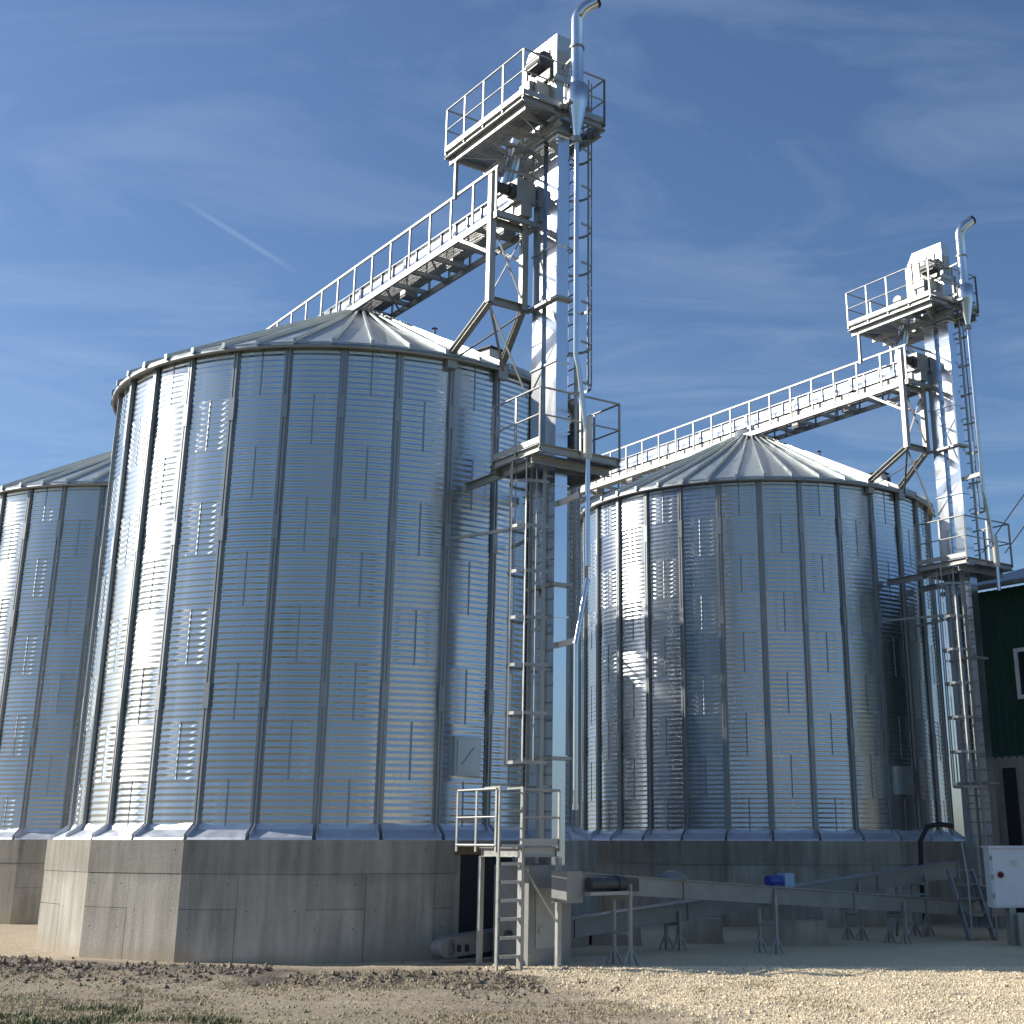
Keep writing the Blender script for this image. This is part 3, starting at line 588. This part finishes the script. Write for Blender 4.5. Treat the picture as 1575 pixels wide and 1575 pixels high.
    one('chan', 'cross_beam', 'steel', fr, (PXS[0], uy, 9.05), (PXS[1] + 0.14, uy, 9.05), 0.08, 0.14); one('chan', 'cross_beam', 'steel', fr, (PXS[0], uy, 10.58), (PXS[1], uy, 10.58), 0.08, 0.12)
    for a_, b_ in (((PXS[0], uy + 0.03, 9.1), (PXS[1], uy + 0.03, 10.5)), ((PXS[1], uy - 0.03, 9.1), (PXS[0], uy - 0.03, 10.5)), ((PXS[0], uy, 9.0), (0.50, -5.0, 8.2)), ((PXS[1], uy, 8.95), (-0.42, -4.8, 8.30)), ((PXS[0], uy, 8.95), (0.38, -6.0, 7.4))):
        one('bar', 'bracing', 'steel', fr, a_, b_, 0.045, 0.012)
    for x in PXS: one('bar', 'knee_brace', 'steel', fr, (x, uy, 9.95), (x, -4.9, 10.62), 0.055)
    for x, y, z in (fl, frr):
        bb = MB(); bb.box((x - 0.10, y - 0.06, z - 0.30), (x + 0.10, y + 0.06, z + 0.02)); bb.build('foot_plate', 'steel', fr)

    # roof conveyor with walkway
    cv = thing('chain_conveyor', org, lab['conveyor'], 'conveyor', AXIS, 'conveyors over the silo roofs')
    YA, YB = -6.22, 13.4; zt0, zt1 = 11.10, 11.44
    y = YA + 0.32
    while y < YB - 0.1:
        y2 = min(y + 2.0, YB); bb = MB(); bb.box((0.02, y, zt0), (0.34, y2 - 0.01, zt1 - 0.02)); bb.box((-0.03, y, zt1 - 0.02), (0.39, y2 - 0.01, zt1)); bb.box((-0.015, y, zt0), (0.019, y + 0.04, zt1 - 0.021)); bb.box((-0.015, y2 - 0.06, zt0), (0.019, y2 - 0.02, zt1 - 0.021))
        k = y + 0.5
        while k < y2 - 0.2: bb.box((-0.01, k, zt0 + 0.005), (0.019, k + 0.03, zt1 - 0.022)); k += 0.5
        bb.build('trough', 'duct', cv); y = y2
    bb = MB(); bb.box((-0.04, YA + 0.04, zt0 - 0.04), (0.37, YA + 0.318, zt1 + 0.05)); bb.build('drive_station', 'steel', cv)
    bb = MB(); bb.tube([(-0.05, YA + 0.17, 11.27), (-0.16, YA + 0.17, 11.27)], 0.15, 16); bb.tube([(-0.16, YA + 0.17, 11.27), (-0.40, YA + 0.17, 11.27)], 0.10, 14); bb.build('drive_motor', 'motor', cv)
    zw = 10.72
    one('chan', 'edge_beam', 'steel', cv, (-0.46, YA, zw - 0.07), (-0.46, YB, zw - 0.07), 0.05, 0.13); one('chan', 'edge_beam', 'steel', cv, (0.42, YA, zw - 0.07), (0.42, YB, zw - 0.07), 0.05, 0.12)
    y = YA + 0.05
    while y < YB:
        one('bar', 'cross_member', 'steel', cv, (-0.44, y, zw - 0.05), (0.42, y, zw - 0.05), 0.06, 0.09)
        if -0.3 < y < 0: pass
        one('bar', 'rail_post', 'steel', cv, (-0.47, y, zw - 0.12), (-0.47, y, 11.58), 0.05, 0.03)
        one('bar', 'rail_post', 'steel', cv, (0.45, y, zw - 0.12), (0.45, y, 11.58), 0.05, 0.03)
        one('bar', 'outrigger', 'steel', cv, (0.36, y, zw + 0.42), (0.44, y, zw + 0.42), 0.04)
        y += 0.80
    for x in (-0.47, 0.45): one('bar', 'handrail', 'steel', cv, (x, YA, 11.58), (x, YB, 11.58), 0.045, 0.045)
    one('bar', 'knee_rail', 'steel', cv, (0.45, YA, 11.38), (0.45, YB, 11.38), 0.025, 0.025)
    mb = MB(); y = YA + 0.03
    while y < YB: mb.box((-0.43, y, zw), (-0.02, y + 0.006, zw + 0.022)); y += 0.06
    for x in (-0.42, -0.32, -0.22, -0.12, -0.03): mb.box((x, YA, zw + 0.004), (x + 0.006, YB, zw + 0.020))
    mb.build('grating', 'grate', cv)
    y = YA + 0.05
    while y < YB - 0.5:
        bb = MB(); bb.box((0.06, y, 10.80), (0.30, y + 0.90, zt0 - 0.03)); bb.build('return_box', 'steel', cv); y += 0.92
    for y in np.arange(YA + 0.6, YB, 1.84):
        if -1.2 < y < 1.0: continue
        one('bar', 'underside_brace', 'steel', cv, (-0.42, y, zw - 0.10), (0.40, y + 0.9, zw - 0.10), 0.04, 0.01)
        bb = MB(); bb.box((0.05, y, 10.62), (0.31, y + 0.28, zt0 - 0.002)); bb.build('outlet_gate', 'dull', cv)
    for y in (YA, YA + 0.92 * 3): one('bar', 'stay', 'steel', cv, (-0.47, y, 11.58), (-0.47, y, 11.60), 0.04)
    one('bar', 'end_rail', 'steel', cv, (-0.47, YA, 11.58), (0.45, YA, 11.58), 0.04)
    bb = MB(); bb.lathe([(0.20, 10.80), (0.20, 11.1)], (0.17, 0, 0), 14); bb.build('silo_inlet', 'duct', cv)

elevator(S1, dict(near=True, machine=True,
    elevator='tall bucket elevator with twin bright casings beside the large silo',
    upper='railed steel platform around the head of the taller looking elevator, above the large silo',
    mid='railed steel platform halfway up the elevator of the large silo, with a dark fan motor',
    ladder_up='caged ladder climbing to the head of the elevator of the large silo',
    ladder_low='caged ladder between the small ground platform and the half height platform of the large silo',
    cyclone='dust cyclone with bent exhaust pipe on the elevator of the large silo',
    frame='raking steel frame on the eave of the large silo carrying its roof conveyor',
    conveyor='railed chain conveyor running over the roof of the large silo'))
elevator(S2, dict(box=True,
    elevator='tall bucket elevator with twin bright casings standing by the dark green shed',
    upper='railed steel platform around the elevator head near the dark green shed, with a pale drum',
    mid='railed steel platform halfway up the elevator, overlapping the roof of the dark green shed',
    ladder_up='caged ladder climbing to the head of the elevator by the dark green shed',
    ladder_low='caged ladder rising from the ground in front of the dark green shed wall',
    cyclone='dust cyclone with bent exhaust pipe on the elevator by the dark green shed',
    frame='raking steel frame on the eave of the silo next to the dark green shed',
    conveyor='railed chain conveyor running over the roof of the silo next to the dark green shed'))

# ------------------------------------------------------------------ small ground platform by the near elevator
gp = thing('ground_platform', loc(S1), 'small railed steel platform on legs with a bright straight ladder', 'platform', AXIS)
X0, X1, Y0, Y1, Z = -0.97, 0.15, -7.40, -6.30, -0.10
deck(gp, -0.54, X1, Y0 + 0.02, Y1, Z)
one('tube', 'bottom_rail', 'steel', gp, [(X0, Y0, Z + 0.03), (X0, Y1, Z + 0.03)], 0.022, 8); one('tube', 'rear_rail', 'steel', gp, [(X0, Y1, Z + 0.40), (-0.54, Y1, Z + 0.40)], 0.018, 8); one('tube', 'rear_rail', 'steel', gp, [(X0, Y1, Z + 0.82), (-0.54, Y1, Z + 0.82)], 0.018, 8)
railing(gp, [(X0, Y0), (X0, Y1)], Z, 0.82, 0.55, toe=False); railing(gp, [(-0.52, Y0), (X1, Y0), (X1, -6.96)], Z, 0.82, 0.67)
for x, y in ((-0.52, Y1), (-0.52, Y0), (X1, Y0), (X1, Y1 - 0.0)): one('chan', 'leg', 'steel', gp, (x, y, GZ), (x, y, Z - 0.14), 0.07, 0.07)
one('bar', 'diagonal_brace', 'steel', gp, (-0.50, Y0 - 0.01, Z - 0.25), (X1 - 0.02, Y0 - 0.01, GZ + 0.62), 0.05, 0.012)
ladder(gp, (-0.95, Y0 - 0.05), (-0.55, Y0 - 0.05), GZ, Z + 0.86, (0, -1), cage=False, pitch=0.25)
for k in range(7): one('box', 'tread', 'steel', gp, (-0.93, Y0 - 0.12, GZ + 0.185 + 0.25 * k), (-0.57, Y0 + 0.02, GZ + 0.225 + 0.25 * k))
for x in (-0.95, -0.55): one('bar', 'hand_hold', 'steel', gp, (x, Y0 - 0.05, Z + 0.84), (x, Y0 + 0.35, Z + 0.84), 0.03)

# ------------------------------------------------------------------ ground conveyors
def trough(name, A, B, w, h, label, feet, tail=False, drive=False, lean=0.0):
    A, B = Vector(A), Vector(B); d = (B - A); L_ = math.hypot(d.x, d.y); az = math.atan2(d.y, d.x); sl = d.z / L_
    t = thing(name, (A.x, A.y, GZ), label, 'conveyor', az)
    zz = lambda s_: A.z - GZ + sl * s_
    n = max(1, round(L_ / 2.2))
    for k in range(n):
        s0, s1 = L_ * k / n, L_ * (k + 1) / n - 0.012
        b = MB(); vs_ = []
        for s_ in (s0, s1):
            z = zz(s_); vs_ += [(s_, -w / 2, z - h), (s_, w / 2, z - h), (s_, w / 2, z), (s_, -w / 2, z)]
        b.add(vs_, [(0, 1, 2, 3), (7, 6, 5, 4), (0, 4, 5, 1), (1, 5, 6, 2), (2, 6, 7, 3), (3, 7, 4, 0)])
        b.build('trough', 'dull', t)
        b = MB(); b.bar((s0, 0, zz(s0) + 0.012), (s1, 0, zz(s1) + 0.012), w + 0.07, 0.022); b.build('cover', 'dull', t)
        b = MB(); b.box((s1 - 0.02, -w / 2 - 0.025, zz(s1) - h - 0.01), (s1 + 0.02, w / 2 + 0.025, zz(s1) - 0.004)); b.build('flange', 'dull', t)
    for s_ in feet:
        for sy in (-1, 1):
            y = sy * (w / 2 + 0.03); one('bar', 'leg', 'steel', t, (s_, y, 0), (s_, y, zz(s_) - 0.1), 0.05)
            for ss in (-1, 1): one('bar', 'foot_brace', 'steel', t, (s_, y, 0.28), (s_ + ss * 0.16, y, 0.0), 0.03)
        one('bar', 'cross_bar', 'steel', t, (s_, -w / 2 - 0.03, 0.45), (s_, w / 2 + 0.03, 0.45), 0.04)
        one('bar', 'saddle', 'steel', t, (s_, -w / 2 - 0.06, zz(s_) - h - 0.03), (s_, w / 2 + 0.06, zz(s_) - h - 0.03), 0.06)
    return t, zz, L_
ta, za, La = trough('ground_conveyor', (-0.15, 21.45, -0.47), (7.9, 28.7, -1.16), 0.30, 0.26, 'grey ground conveyor sloping down from a dark drive unit, blue motor on top', (0.95, 4.3, 7.9))
b = MB(); b.tube([(0.05, -0.24, za(0) - 0.14), (0.6, -0.24, za(0) - 0.14)], 0.09, 14); b.tube([(0.6, -0.24, za(0) - 0.14), (0.72, -0.24, za(0) - 0.14)], 0.11, 14); b.build('drive_motor', 'motor', ta)
b = MB(); b.box((0.0, -0.34, za(0) - 0.30), (0.78, -0.14, za(0) - 0.25)); b.build('motor_shelf', 'steel', ta)
b = MB(); b.box((-0.32, -0.17, za(0) - 0.40), (-0.005, 0.17, za(0) + 0.04)); b.build('discharge_box', 'dull', ta)
b = MB(); b.box((0.86, -0.205, za(1) - 0.20), (1.12, -0.152, za(1) - 0.02)); b.build('inspection_cover', 'motor', ta)
b = MB(); b.lathe([(0.26, 0.0), (0.22, 0.06), (0.06, 0.14), (0.0, 0.14)], (2.05, 0, za(2.05) + 0.02), 12); b.build('inlet_hood', 'dull', ta)
b = MB(); b.tube([(4.30, -0.04, za(4.4) + 0.11), (4.62, -0.04, za(4.4) + 0.11)], 0.085, 12); b.box((4.36, -0.11, za(4.4) + 0.02), (4.56, 0.03, za(4.4) + 0.05)); b.build('blue_motor', 'blue', ta)
b = MB(); b.box((4.68, -0.10, za(4.7) + 0.026), (4.92, 0.08, za(4.7) + 0.24)); b.build('switch_box', 'paleblue', ta)
def wl(u_, v_, z): p_ = S1 + ROWU * u_ + ROWV * v_; return (p_.x, p_.y, z)
tb, zb_, Lb = trough('ground_conveyor', wl(-5.62, -0.75, -1.43), wl(-5.62, 11.2, -0.42), 0.30, 0.27, 'long inclined grey conveyor rising from beside the plinth doorway towards the shed', (4.55, 9.0, 10.9))
b = MB(); b.tube([(0.0, -0.15, zb_(0) - 0.135), (0.0, 0.15, zb_(0) - 0.135)], 0.137, 18); b.build('tail_drum', 'dull', tb)
b = MB(); b.box((0.16, -0.17, zb_(0) - 0.19), (0.22, -0.152, zb_(0) - 0.09)); b.box((0.30, -0.17, zb_(0) - 0.19), (0.36, -0.152, zb_(0) - 0.09)); b.build('tension_slot', 'black', tb)

# ------------------------------------------------------------------ concrete blocks behind the conveyors
for k, (x, y, w, rz_, lab_) in enumerate(((2.1, 26.9, 0.85, 0.02, 'low concrete block lying behind the crossing ground conveyors, the shorter one'), (3.75, 26.3, 1.2, 0.0, 'longer low concrete block lying behind the conveyor leg below the blue motor'), (0.55, 26.4, 0.9, 0.05, 'low concrete block lying nearest the elevator of the large silo'))):
    cbk = link('concrete_block', None, None, rz_, (x, y, GZ)); tag(cbk, lab_, 'concrete block', 'low concrete blocks')
    b = MB(); b.add([(-w / 2, -0.25, 0), (w / 2, -0.25, 0), (w / 2, 0.25, 0), (-w / 2, 0.25, 0), (-w / 2 + 0.03, -0.22, 0.42), (w / 2 - 0.03, -0.22, 0.42), (w / 2 - 0.03, 0.22, 0.42), (-w / 2 + 0.03, 0.22, 0.42)], [(4, 5, 6, 7), (0, 1, 5, 4), (1, 2, 6, 5), (2, 3, 7, 6), (3, 0, 4, 7)])
    b.build('block_body', 'concrete', cbk)
    b = MB()
    for s_ in (-0.25, 0.25): b.tube([(s_ * w - 0.06, 0, 0.41), (s_ * w - 0.05, 0, 0.49), (s_ * w + 0.05, 0, 0.49), (s_ * w + 0.06, 0, 0.41)], 0.012, 6)
    b.build('lifting_loop', 'stiff', cbk)

# ------------------------------------------------------------------ green shed
sh = thing('green_shed', loc(S2), 'dark green clad shed on a concrete base wall with a white framed window', 'building', AXIS)
VX, YE, YW = 2.0, -5.52, -15.0; ZB, ZT = 1.88, 5.78
b = MB(); b.box((VX, YW, GZ - 0.3), (VX + 8, YE, ZB)); b.build('base_wall', 'concrete', sh)
b = MB(); b.box((VX + 0.05, YW, ZB + 0.002), (VX + 8, YE - 0.05, ZT)); b.build('wall_core', 'green', sh)
cm_ = MB(); wpan = 1.0; pr = []
for k in range(5):
    o_ = k * 0.2; pr += [(o_, 0.0), (o_ + 0.13, 0.0), (o_ + 0.145, 0.03), (o_ + 0.185, 0.03)]
pr.append((1.0, 0.0)); n = len(pr)
cm_.add([(VX + 0.02 - d, -y_, z) for z in (ZB - 0.04, ZT) for y_, d in pr], [(i, i + 1, n + i + 1, n + i) for i in range(n - 1)]); clad = cm_.mesh('cladding_panel', 'green')
for k in range(9): link('cladding_panel', clad, sh, 0, (0, YE - k * 1.0 - 0.0, 0))
b = MB(); b.box((VX - 0.03, YE - 0.05, ZB - 0.05), (VX + 0.10, YE + 0.02, ZT)); b.build('corner_trim', 'green', sh)
b = MB(); b.add([(VX - 0.35, YW, ZT + 0.02), (VX - 0.35, YE + 0.45, ZT + 0.02), (VX + 4.2, YE + 0.45, ZT + 1.35), (VX + 4.2, YW, ZT + 1.35), (VX - 0.35, YW, ZT + 0.10), (VX - 0.35, YE + 0.45, ZT + 0.10), (VX + 4.2, YE + 0.45, ZT + 1.43), (VX + 4.2, YW, ZT + 1.43)], [(0, 1, 2, 3), (4, 7, 6, 5), (0, 4, 5, 1), (1, 5, 6, 2), (2, 6, 7, 3), (3, 7, 4, 0)]); b.build('roof', 'stiff', sh)
b = MB(); b.add([(VX + 8.4, YW, ZT + 0.02), (VX + 8.4, YE + 0.45, ZT + 0.02), (VX + 4.205, YE + 0.45, ZT + 1.35), (VX + 4.205, YW, ZT + 1.35), (VX + 8.4, YW, ZT + 0.10), (VX + 8.4, YE + 0.45, ZT + 0.10), (VX + 4.205, YE + 0.45, ZT + 1.43), (VX + 4.205, YW, ZT + 1.43)], [(3, 2, 1, 0), (5, 6, 7, 4), (1, 5, 4, 0), (2, 6, 5, 1), (3, 7, 6, 2), (0, 4, 7, 3)]); b.build('roof', 'stiff', sh)
one('tube', 'gutter', 'stiff', sh, [(VX - 0.40, YW, ZT + 0.02), (VX - 0.40, YE + 0.5, ZT + 0.02)], 0.06, 10)
wd = MB(); wy0, wy1, wz0, wz1 = -7.75, -6.70, 3.15, 4.32
b = MB()
for a_, c_ in (((wy0, wz0), (wy1, wz0 + 0.09)), ((wy0, wz1 - 0.09), (wy1, wz1)), ((wy0, wz0 + 0.09), (wy0 + 0.09, wz1 - 0.09)), ((wy1 - 0.09, wz0 + 0.09), (wy1, wz1 - 0.09)), ((-7.26, wz0 + 0.09), (-7.19, wz1 - 0.09))): b.box((VX - 0.05, a_[0], a_[1]), (VX + 0.04, c_[0], c_[1]))
wf = b.build('window', 'frame_white', sh)
one('box', 'pane', 'glass', wf, (VX - 0.015, wy0 + 0.09, wz0 + 0.09), (VX + 0.03, -7.26, wz1 - 0.09)); one('box', 'pane', 'glass', wf, (VX - 0.015, -7.19, wz0 + 0.09), (VX + 0.03, wy1 - 0.09, wz1 - 0.09))
b = MB(); b.box((VX - 0.012, -6.42, GZ), (VX + 0.02, -6.05, 1.62)); b.build('wall_slot', 'interior', sh)
for k in range(4):
    b = MB(); b.tube([(VX - 0.03, -7.2 - 0.16 * k, 5.05), (VX - 0.03, -7.2 - 0.16 * k, 5.13)], 0.03, 8); b.build('wall_vent', 'paint', sh)

# ------------------------------------------------------------------ control cabinet, barrier, steps, cable
def w2(u_, v_, z=GZ): p_ = S2 + ROWU * u_ + ROWV * v_; return (p_.x, p_.y, z)
cabn = thing('control_cabinet', (7.35, 26.3, GZ), 'pale grey electrical cabinet with a red and black switch mounted on a concrete upstand', 'cabinet', math.radians(4))
cx0 = 0.0
b = MB(); b.box((0.0, -0.15, 0.64), (1.5, 0.15, 1.66)); b.build('cabinet_body', 'white', cabn)
dr = MB(); dr.box((0.03, -0.175, 0.67), (0.76, -0.153, 1.58)); d1 = dr.build('cabinet_door', 'white', cabn); dr = MB(); dr.box((0.772, -0.175, 0.67), (1.47, -0.153, 1.58)); dr.build('cabinet_door', 'white', cabn)
b = MB(); b.box((-0.03, -0.20, 1.662), (1.53, 0.18, 1.70)); b.build('cabinet_cap', 'white', cabn)
b = MB(); b.tube([(0.17, -0.177, 1.20), (0.17, -0.19, 1.20)], 0.06, 16); sw = b.build('switch_plate', 'red', d1); b = MB(); b.tube([(0.17, -0.191, 1.20), (0.17, -0.24, 1.20)], 0.035, 12); b.build('switch_knob', 'black', sw)
for dx0 in (0.03, 1.47):
    for zh in (0.80, 1.12, 1.45): one('box', 'hinge', 'steel', cabn, (dx0 - 0.025, -0.185, zh), (dx0 + 0.012, -0.150, zh + 0.08))
one('box', 'warning_plate', 'paint', d1, (0.36, -0.178, 1.35), (0.50, -0.1752, 1.45)); one('tube', 'door_lock', 'motor', d1, [(0.70, -0.176, 1.15), (0.70, -0.20, 1.15)], 0.022, 10)
b = MB(); b.tube([(0.9, -0.05, 0.0), (0.9, -0.05, 0.64)], 0.035, 8); b.tube([(1.0, -0.05, 0.0), (1.0, -0.05, 0.64)], 0.035, 8); b.build('cable_conduit', 'black', cabn)
b = MB(); b.box((0.30, -0.12, 0.0), (0.42, 0.12, 0.638)); b.build('cabinet_post', 'steel', cabn)
bar_ = thing('concrete_barrier', (7.75, 26.05, GZ), 'ribbed concrete upstand below the electrical cabinet', 'barrier', math.radians(4))
for k in range(9):
    b = MB(); b.box((0.0 + k * 0.16, -0.04 + 0.012 * (k % 2), 0), (0.155 + k * 0.16, 0.05, 0.56 + 0.008 * (k % 3))); b.build('concrete_panel', 'concrete', bar_)
stp = thing('steel_steps', (7.25, 27.55, GZ), 'short steep steel steps with bent handrails behind the electrical cabinet', 'steps', math.radians(10))
for x in (0.0, 0.50):
    one('bar', 'stringer', 'steel', stp, (x, 0, 0), (x, 0.75, 1.25), 0.04, 0.14)
    one('tube', 'handrail', 'steel', stp, [(x, -0.12, 0), (x, -0.14, 0.95), (x + 0.03, -0.08, 1.08), (x + 0.25, 0.55, 1.75)], 0.022, 8)
for k in range(5): one('box', 'tread', 'grate', stp, (0.02, 0.02 + 0.15 * k, 0.22 + 0.25 * k), (0.48, 0.22 + 0.15 * k, 0.25 + 0.25 * k))
ck = MB(); ck.tube([(6.85, 29.3, GZ), (6.82, 29.28, -0.8), (6.85, 29.25, 0.0), (7.0, 29.2, 0.28), (7.25, 29.2, 0.33), (7.6, 29.6, 0.30)], 0.05, 8)
tag(ck.build('cable_duct', 'black'), 'thick black cable rising from the ground and bending over beside the shed elevator', 'cable')
lf = thing('step_ladder', (6.15, 28.55, GZ), 'grey steel trestle frame with slanted feet leaning behind the ground conveyor', 'trestle', math.radians(8))
for x in (0.0, 0.62):
    one('bar', 'upright', 'steel', lf, (x, 0, 0.5), (x, 0, 1.15), 0.05); one('bar', 'slanted_foot', 'steel', lf, (x, 0, 0.5), (x - 0.22, -0.1, 0.0), 0.05); one('bar', 'rear_foot', 'steel', lf, (x, 0, 0.5), (x + 0.05, 0.3, 0.0), 0.05)
for z in (0.78, 0.98, 1.15): one('bar', 'rung', 'steel', lf, (0, 0, z), (0.62, 0, z), 0.04)
# overhead wires behind the shed
for k in range(2):
    a_ = Vector((13.9 + 0.8 * k, 47.0, 9.6)); b_ = Vector((24.0 + 0.8 * k, 47.0, 25.0)); 
    pts = [a_.lerp(b_, t_ / 12) - Vector((0, 0, 0.9 * math.sin(math.pi * t_ / 12))) for t_ in range(13)]
    wmb = MB(); wmb.tube(pts, 0.022, 5); tag(wmb.build('overhead_wire', 'motor'), ('thin overhead wire rising behind the dark green shed, the one closer to the elevator', 'thin overhead wire rising behind the dark green shed, the one farther from the elevator')[k], 'wire', 'overhead wires')

# ------------------------------------------------------------------ loose ground cover
def scatter_stones(name, m_, xs, ys, sizes, label, cat):
    n = len(xs); base = np.array([(1, 0, 0), (0, 1, 0), (-1, 0, 0), (0, -1, 0), (0, 0, 0.8), (0, 0, -0.6)], float); tri = np.array([(0, 1, 4), (1, 2, 4), (2, 3, 4), (3, 0, 4), (1, 0, 5), (2, 1, 5), (3, 2, 5), (0, 3, 5)])
    v = np.repeat(base[None], n, 0) * (0.65 + 0.7 * rng.random((n, 6, 1)))
    a = rng.random(n) * 6.283; c_, s_ = np.cos(a), np.sin(a); sq = 0.6 + 0.7 * rng.random((n, 2))
    x = v[..., 0] * sq[:, :1]; y = v[..., 1]; z = v[..., 2] * sq[:, 1:]
    vx = x * c_[:, None] - y * s_[:, None]; vy = x * s_[:, None] + y * c_[:, None]
    zz = ground_h(xs, ys)
    co = np.stack([xs[:, None] + vx * sizes[:, None], ys[:, None] + vy * sizes[:, None], zz[:, None] + (z + 0.25) * sizes[:, None]], -1).reshape(-1, 3)
    fa = (tri[None] + (np.arange(n) * 6)[:, None, None]).reshape(-1, 3)
    me = bpy.data.meshes.new(name); fast_mesh(me, co, fa); me.materials.append(M[m_]); return tag(link(name, me), label, cat, kind='stuff')
n = 60000; xs = rng.uniform(-1.5, 9, n); ys = rng.uniform(14.2, 21.8, n); k_ = (xs + 0.8 + (ys - 19.9) * 0.43 + rng.normal(0, 0.25, n)) > 0; xs, ys = xs[k_], ys[k_]
scatter_stones('gravel', 'gravel', xs, ys, rng.uniform(0.005, 0.017, len(xs)) * np.where(rng.random(len(xs)) < 0.04, 1.8, 1.0), 'loose yellow crushed stone spread on the right', 'gravel')
n = 5200; xs = rng.uniform(-11, 0.5, n); ys = 18.85 - 0.30 * xs + rng.normal(0, 0.8, n); k_ = vnoise(xs, ys, 0.9, 31) + 0.6 * vnoise(xs, ys, 2.6, 32) > -0.05; xs, ys = xs[k_], ys[k_]; n = len(xs)
scatter_stones('soil_clods', 'clod', xs, ys, np.abs(rng.normal(0, 0.019, n)) + 0.006, 'churned dark soil clods in front of the concrete plinth', 'soil')
n = 5000; xs = rng.uniform(-9, 3, n); ys = rng.uniform(14.2, 19.5, n)
scatter_stones('small_clods', 'straw', xs, ys, np.abs(rng.normal(0, 0.009, n)) + 0.004, 'small dry crumbs and stones on the bare soil', 'soil')
def blades(name, m_, xs, ys, hs, lean, label):
    n = len(xs); a = rng.random(n) * 6.283; w = 0.006 + 0.008 * rng.random(n); zz = ground_h(xs, ys); dx_, dy_ = np.cos(a), np.sin(a); l = lean * rng.random(n) * hs; b2 = rng.random(n) * 6.283
    p0 = np.stack([xs - dx_ * w, ys - dy_ * w, zz - 0.01], -1); p1 = np.stack([xs + dx_ * w, ys + dy_ * w, zz - 0.01], -1)
    p2 = np.stack([xs + np.cos(b2) * l, ys + np.sin(b2) * l, zz + hs], -1)
    me = bpy.data.meshes.new(name); fast_mesh(me, np.stack([p0, p1, p2], 1).reshape(-1, 3), np.arange(n * 3).reshape(-1, 3)); me.materials.append(M[m_]); return tag(link(name, me), label, 'grass', kind='stuff')
n = 60000; xs = rng.uniform(-9, 3, n); ys = rng.uniform(14.0, 19.5, n)
dens = vnoise(xs, ys, 1.1, 11) + 0.6 * vnoise(xs, ys, 3.0, 12); edge = (-2.5 - xs) * 0.10 + (15.6 - ys) * 0.42
k_ = dens + edge > 0.42; blades('grass', 'grass', xs[k_], ys[k_], rng.uniform(0.02, 0.075, k_.sum()), 0.9, 'short green grass tufts in the foreground')
n = 42000; xs = rng.uniform(-9, 3, n); ys = rng.uniform(14.0, 20.8, n)
dens = vnoise(xs, ys, 0.9, 21) + 0.7 * vnoise(xs, ys, 3.5, 22) - 0.25 * (xs + 0.9 + (ys - 19.9) * 0.43 > 0)
k_ = dens > 0.02; blades('dry_grass', 'straw', xs[k_], ys[k_], rng.uniform(0.01, 0.045, k_.sum()), 1.6, 'dry trampled straw coloured grass on the foreground soil')
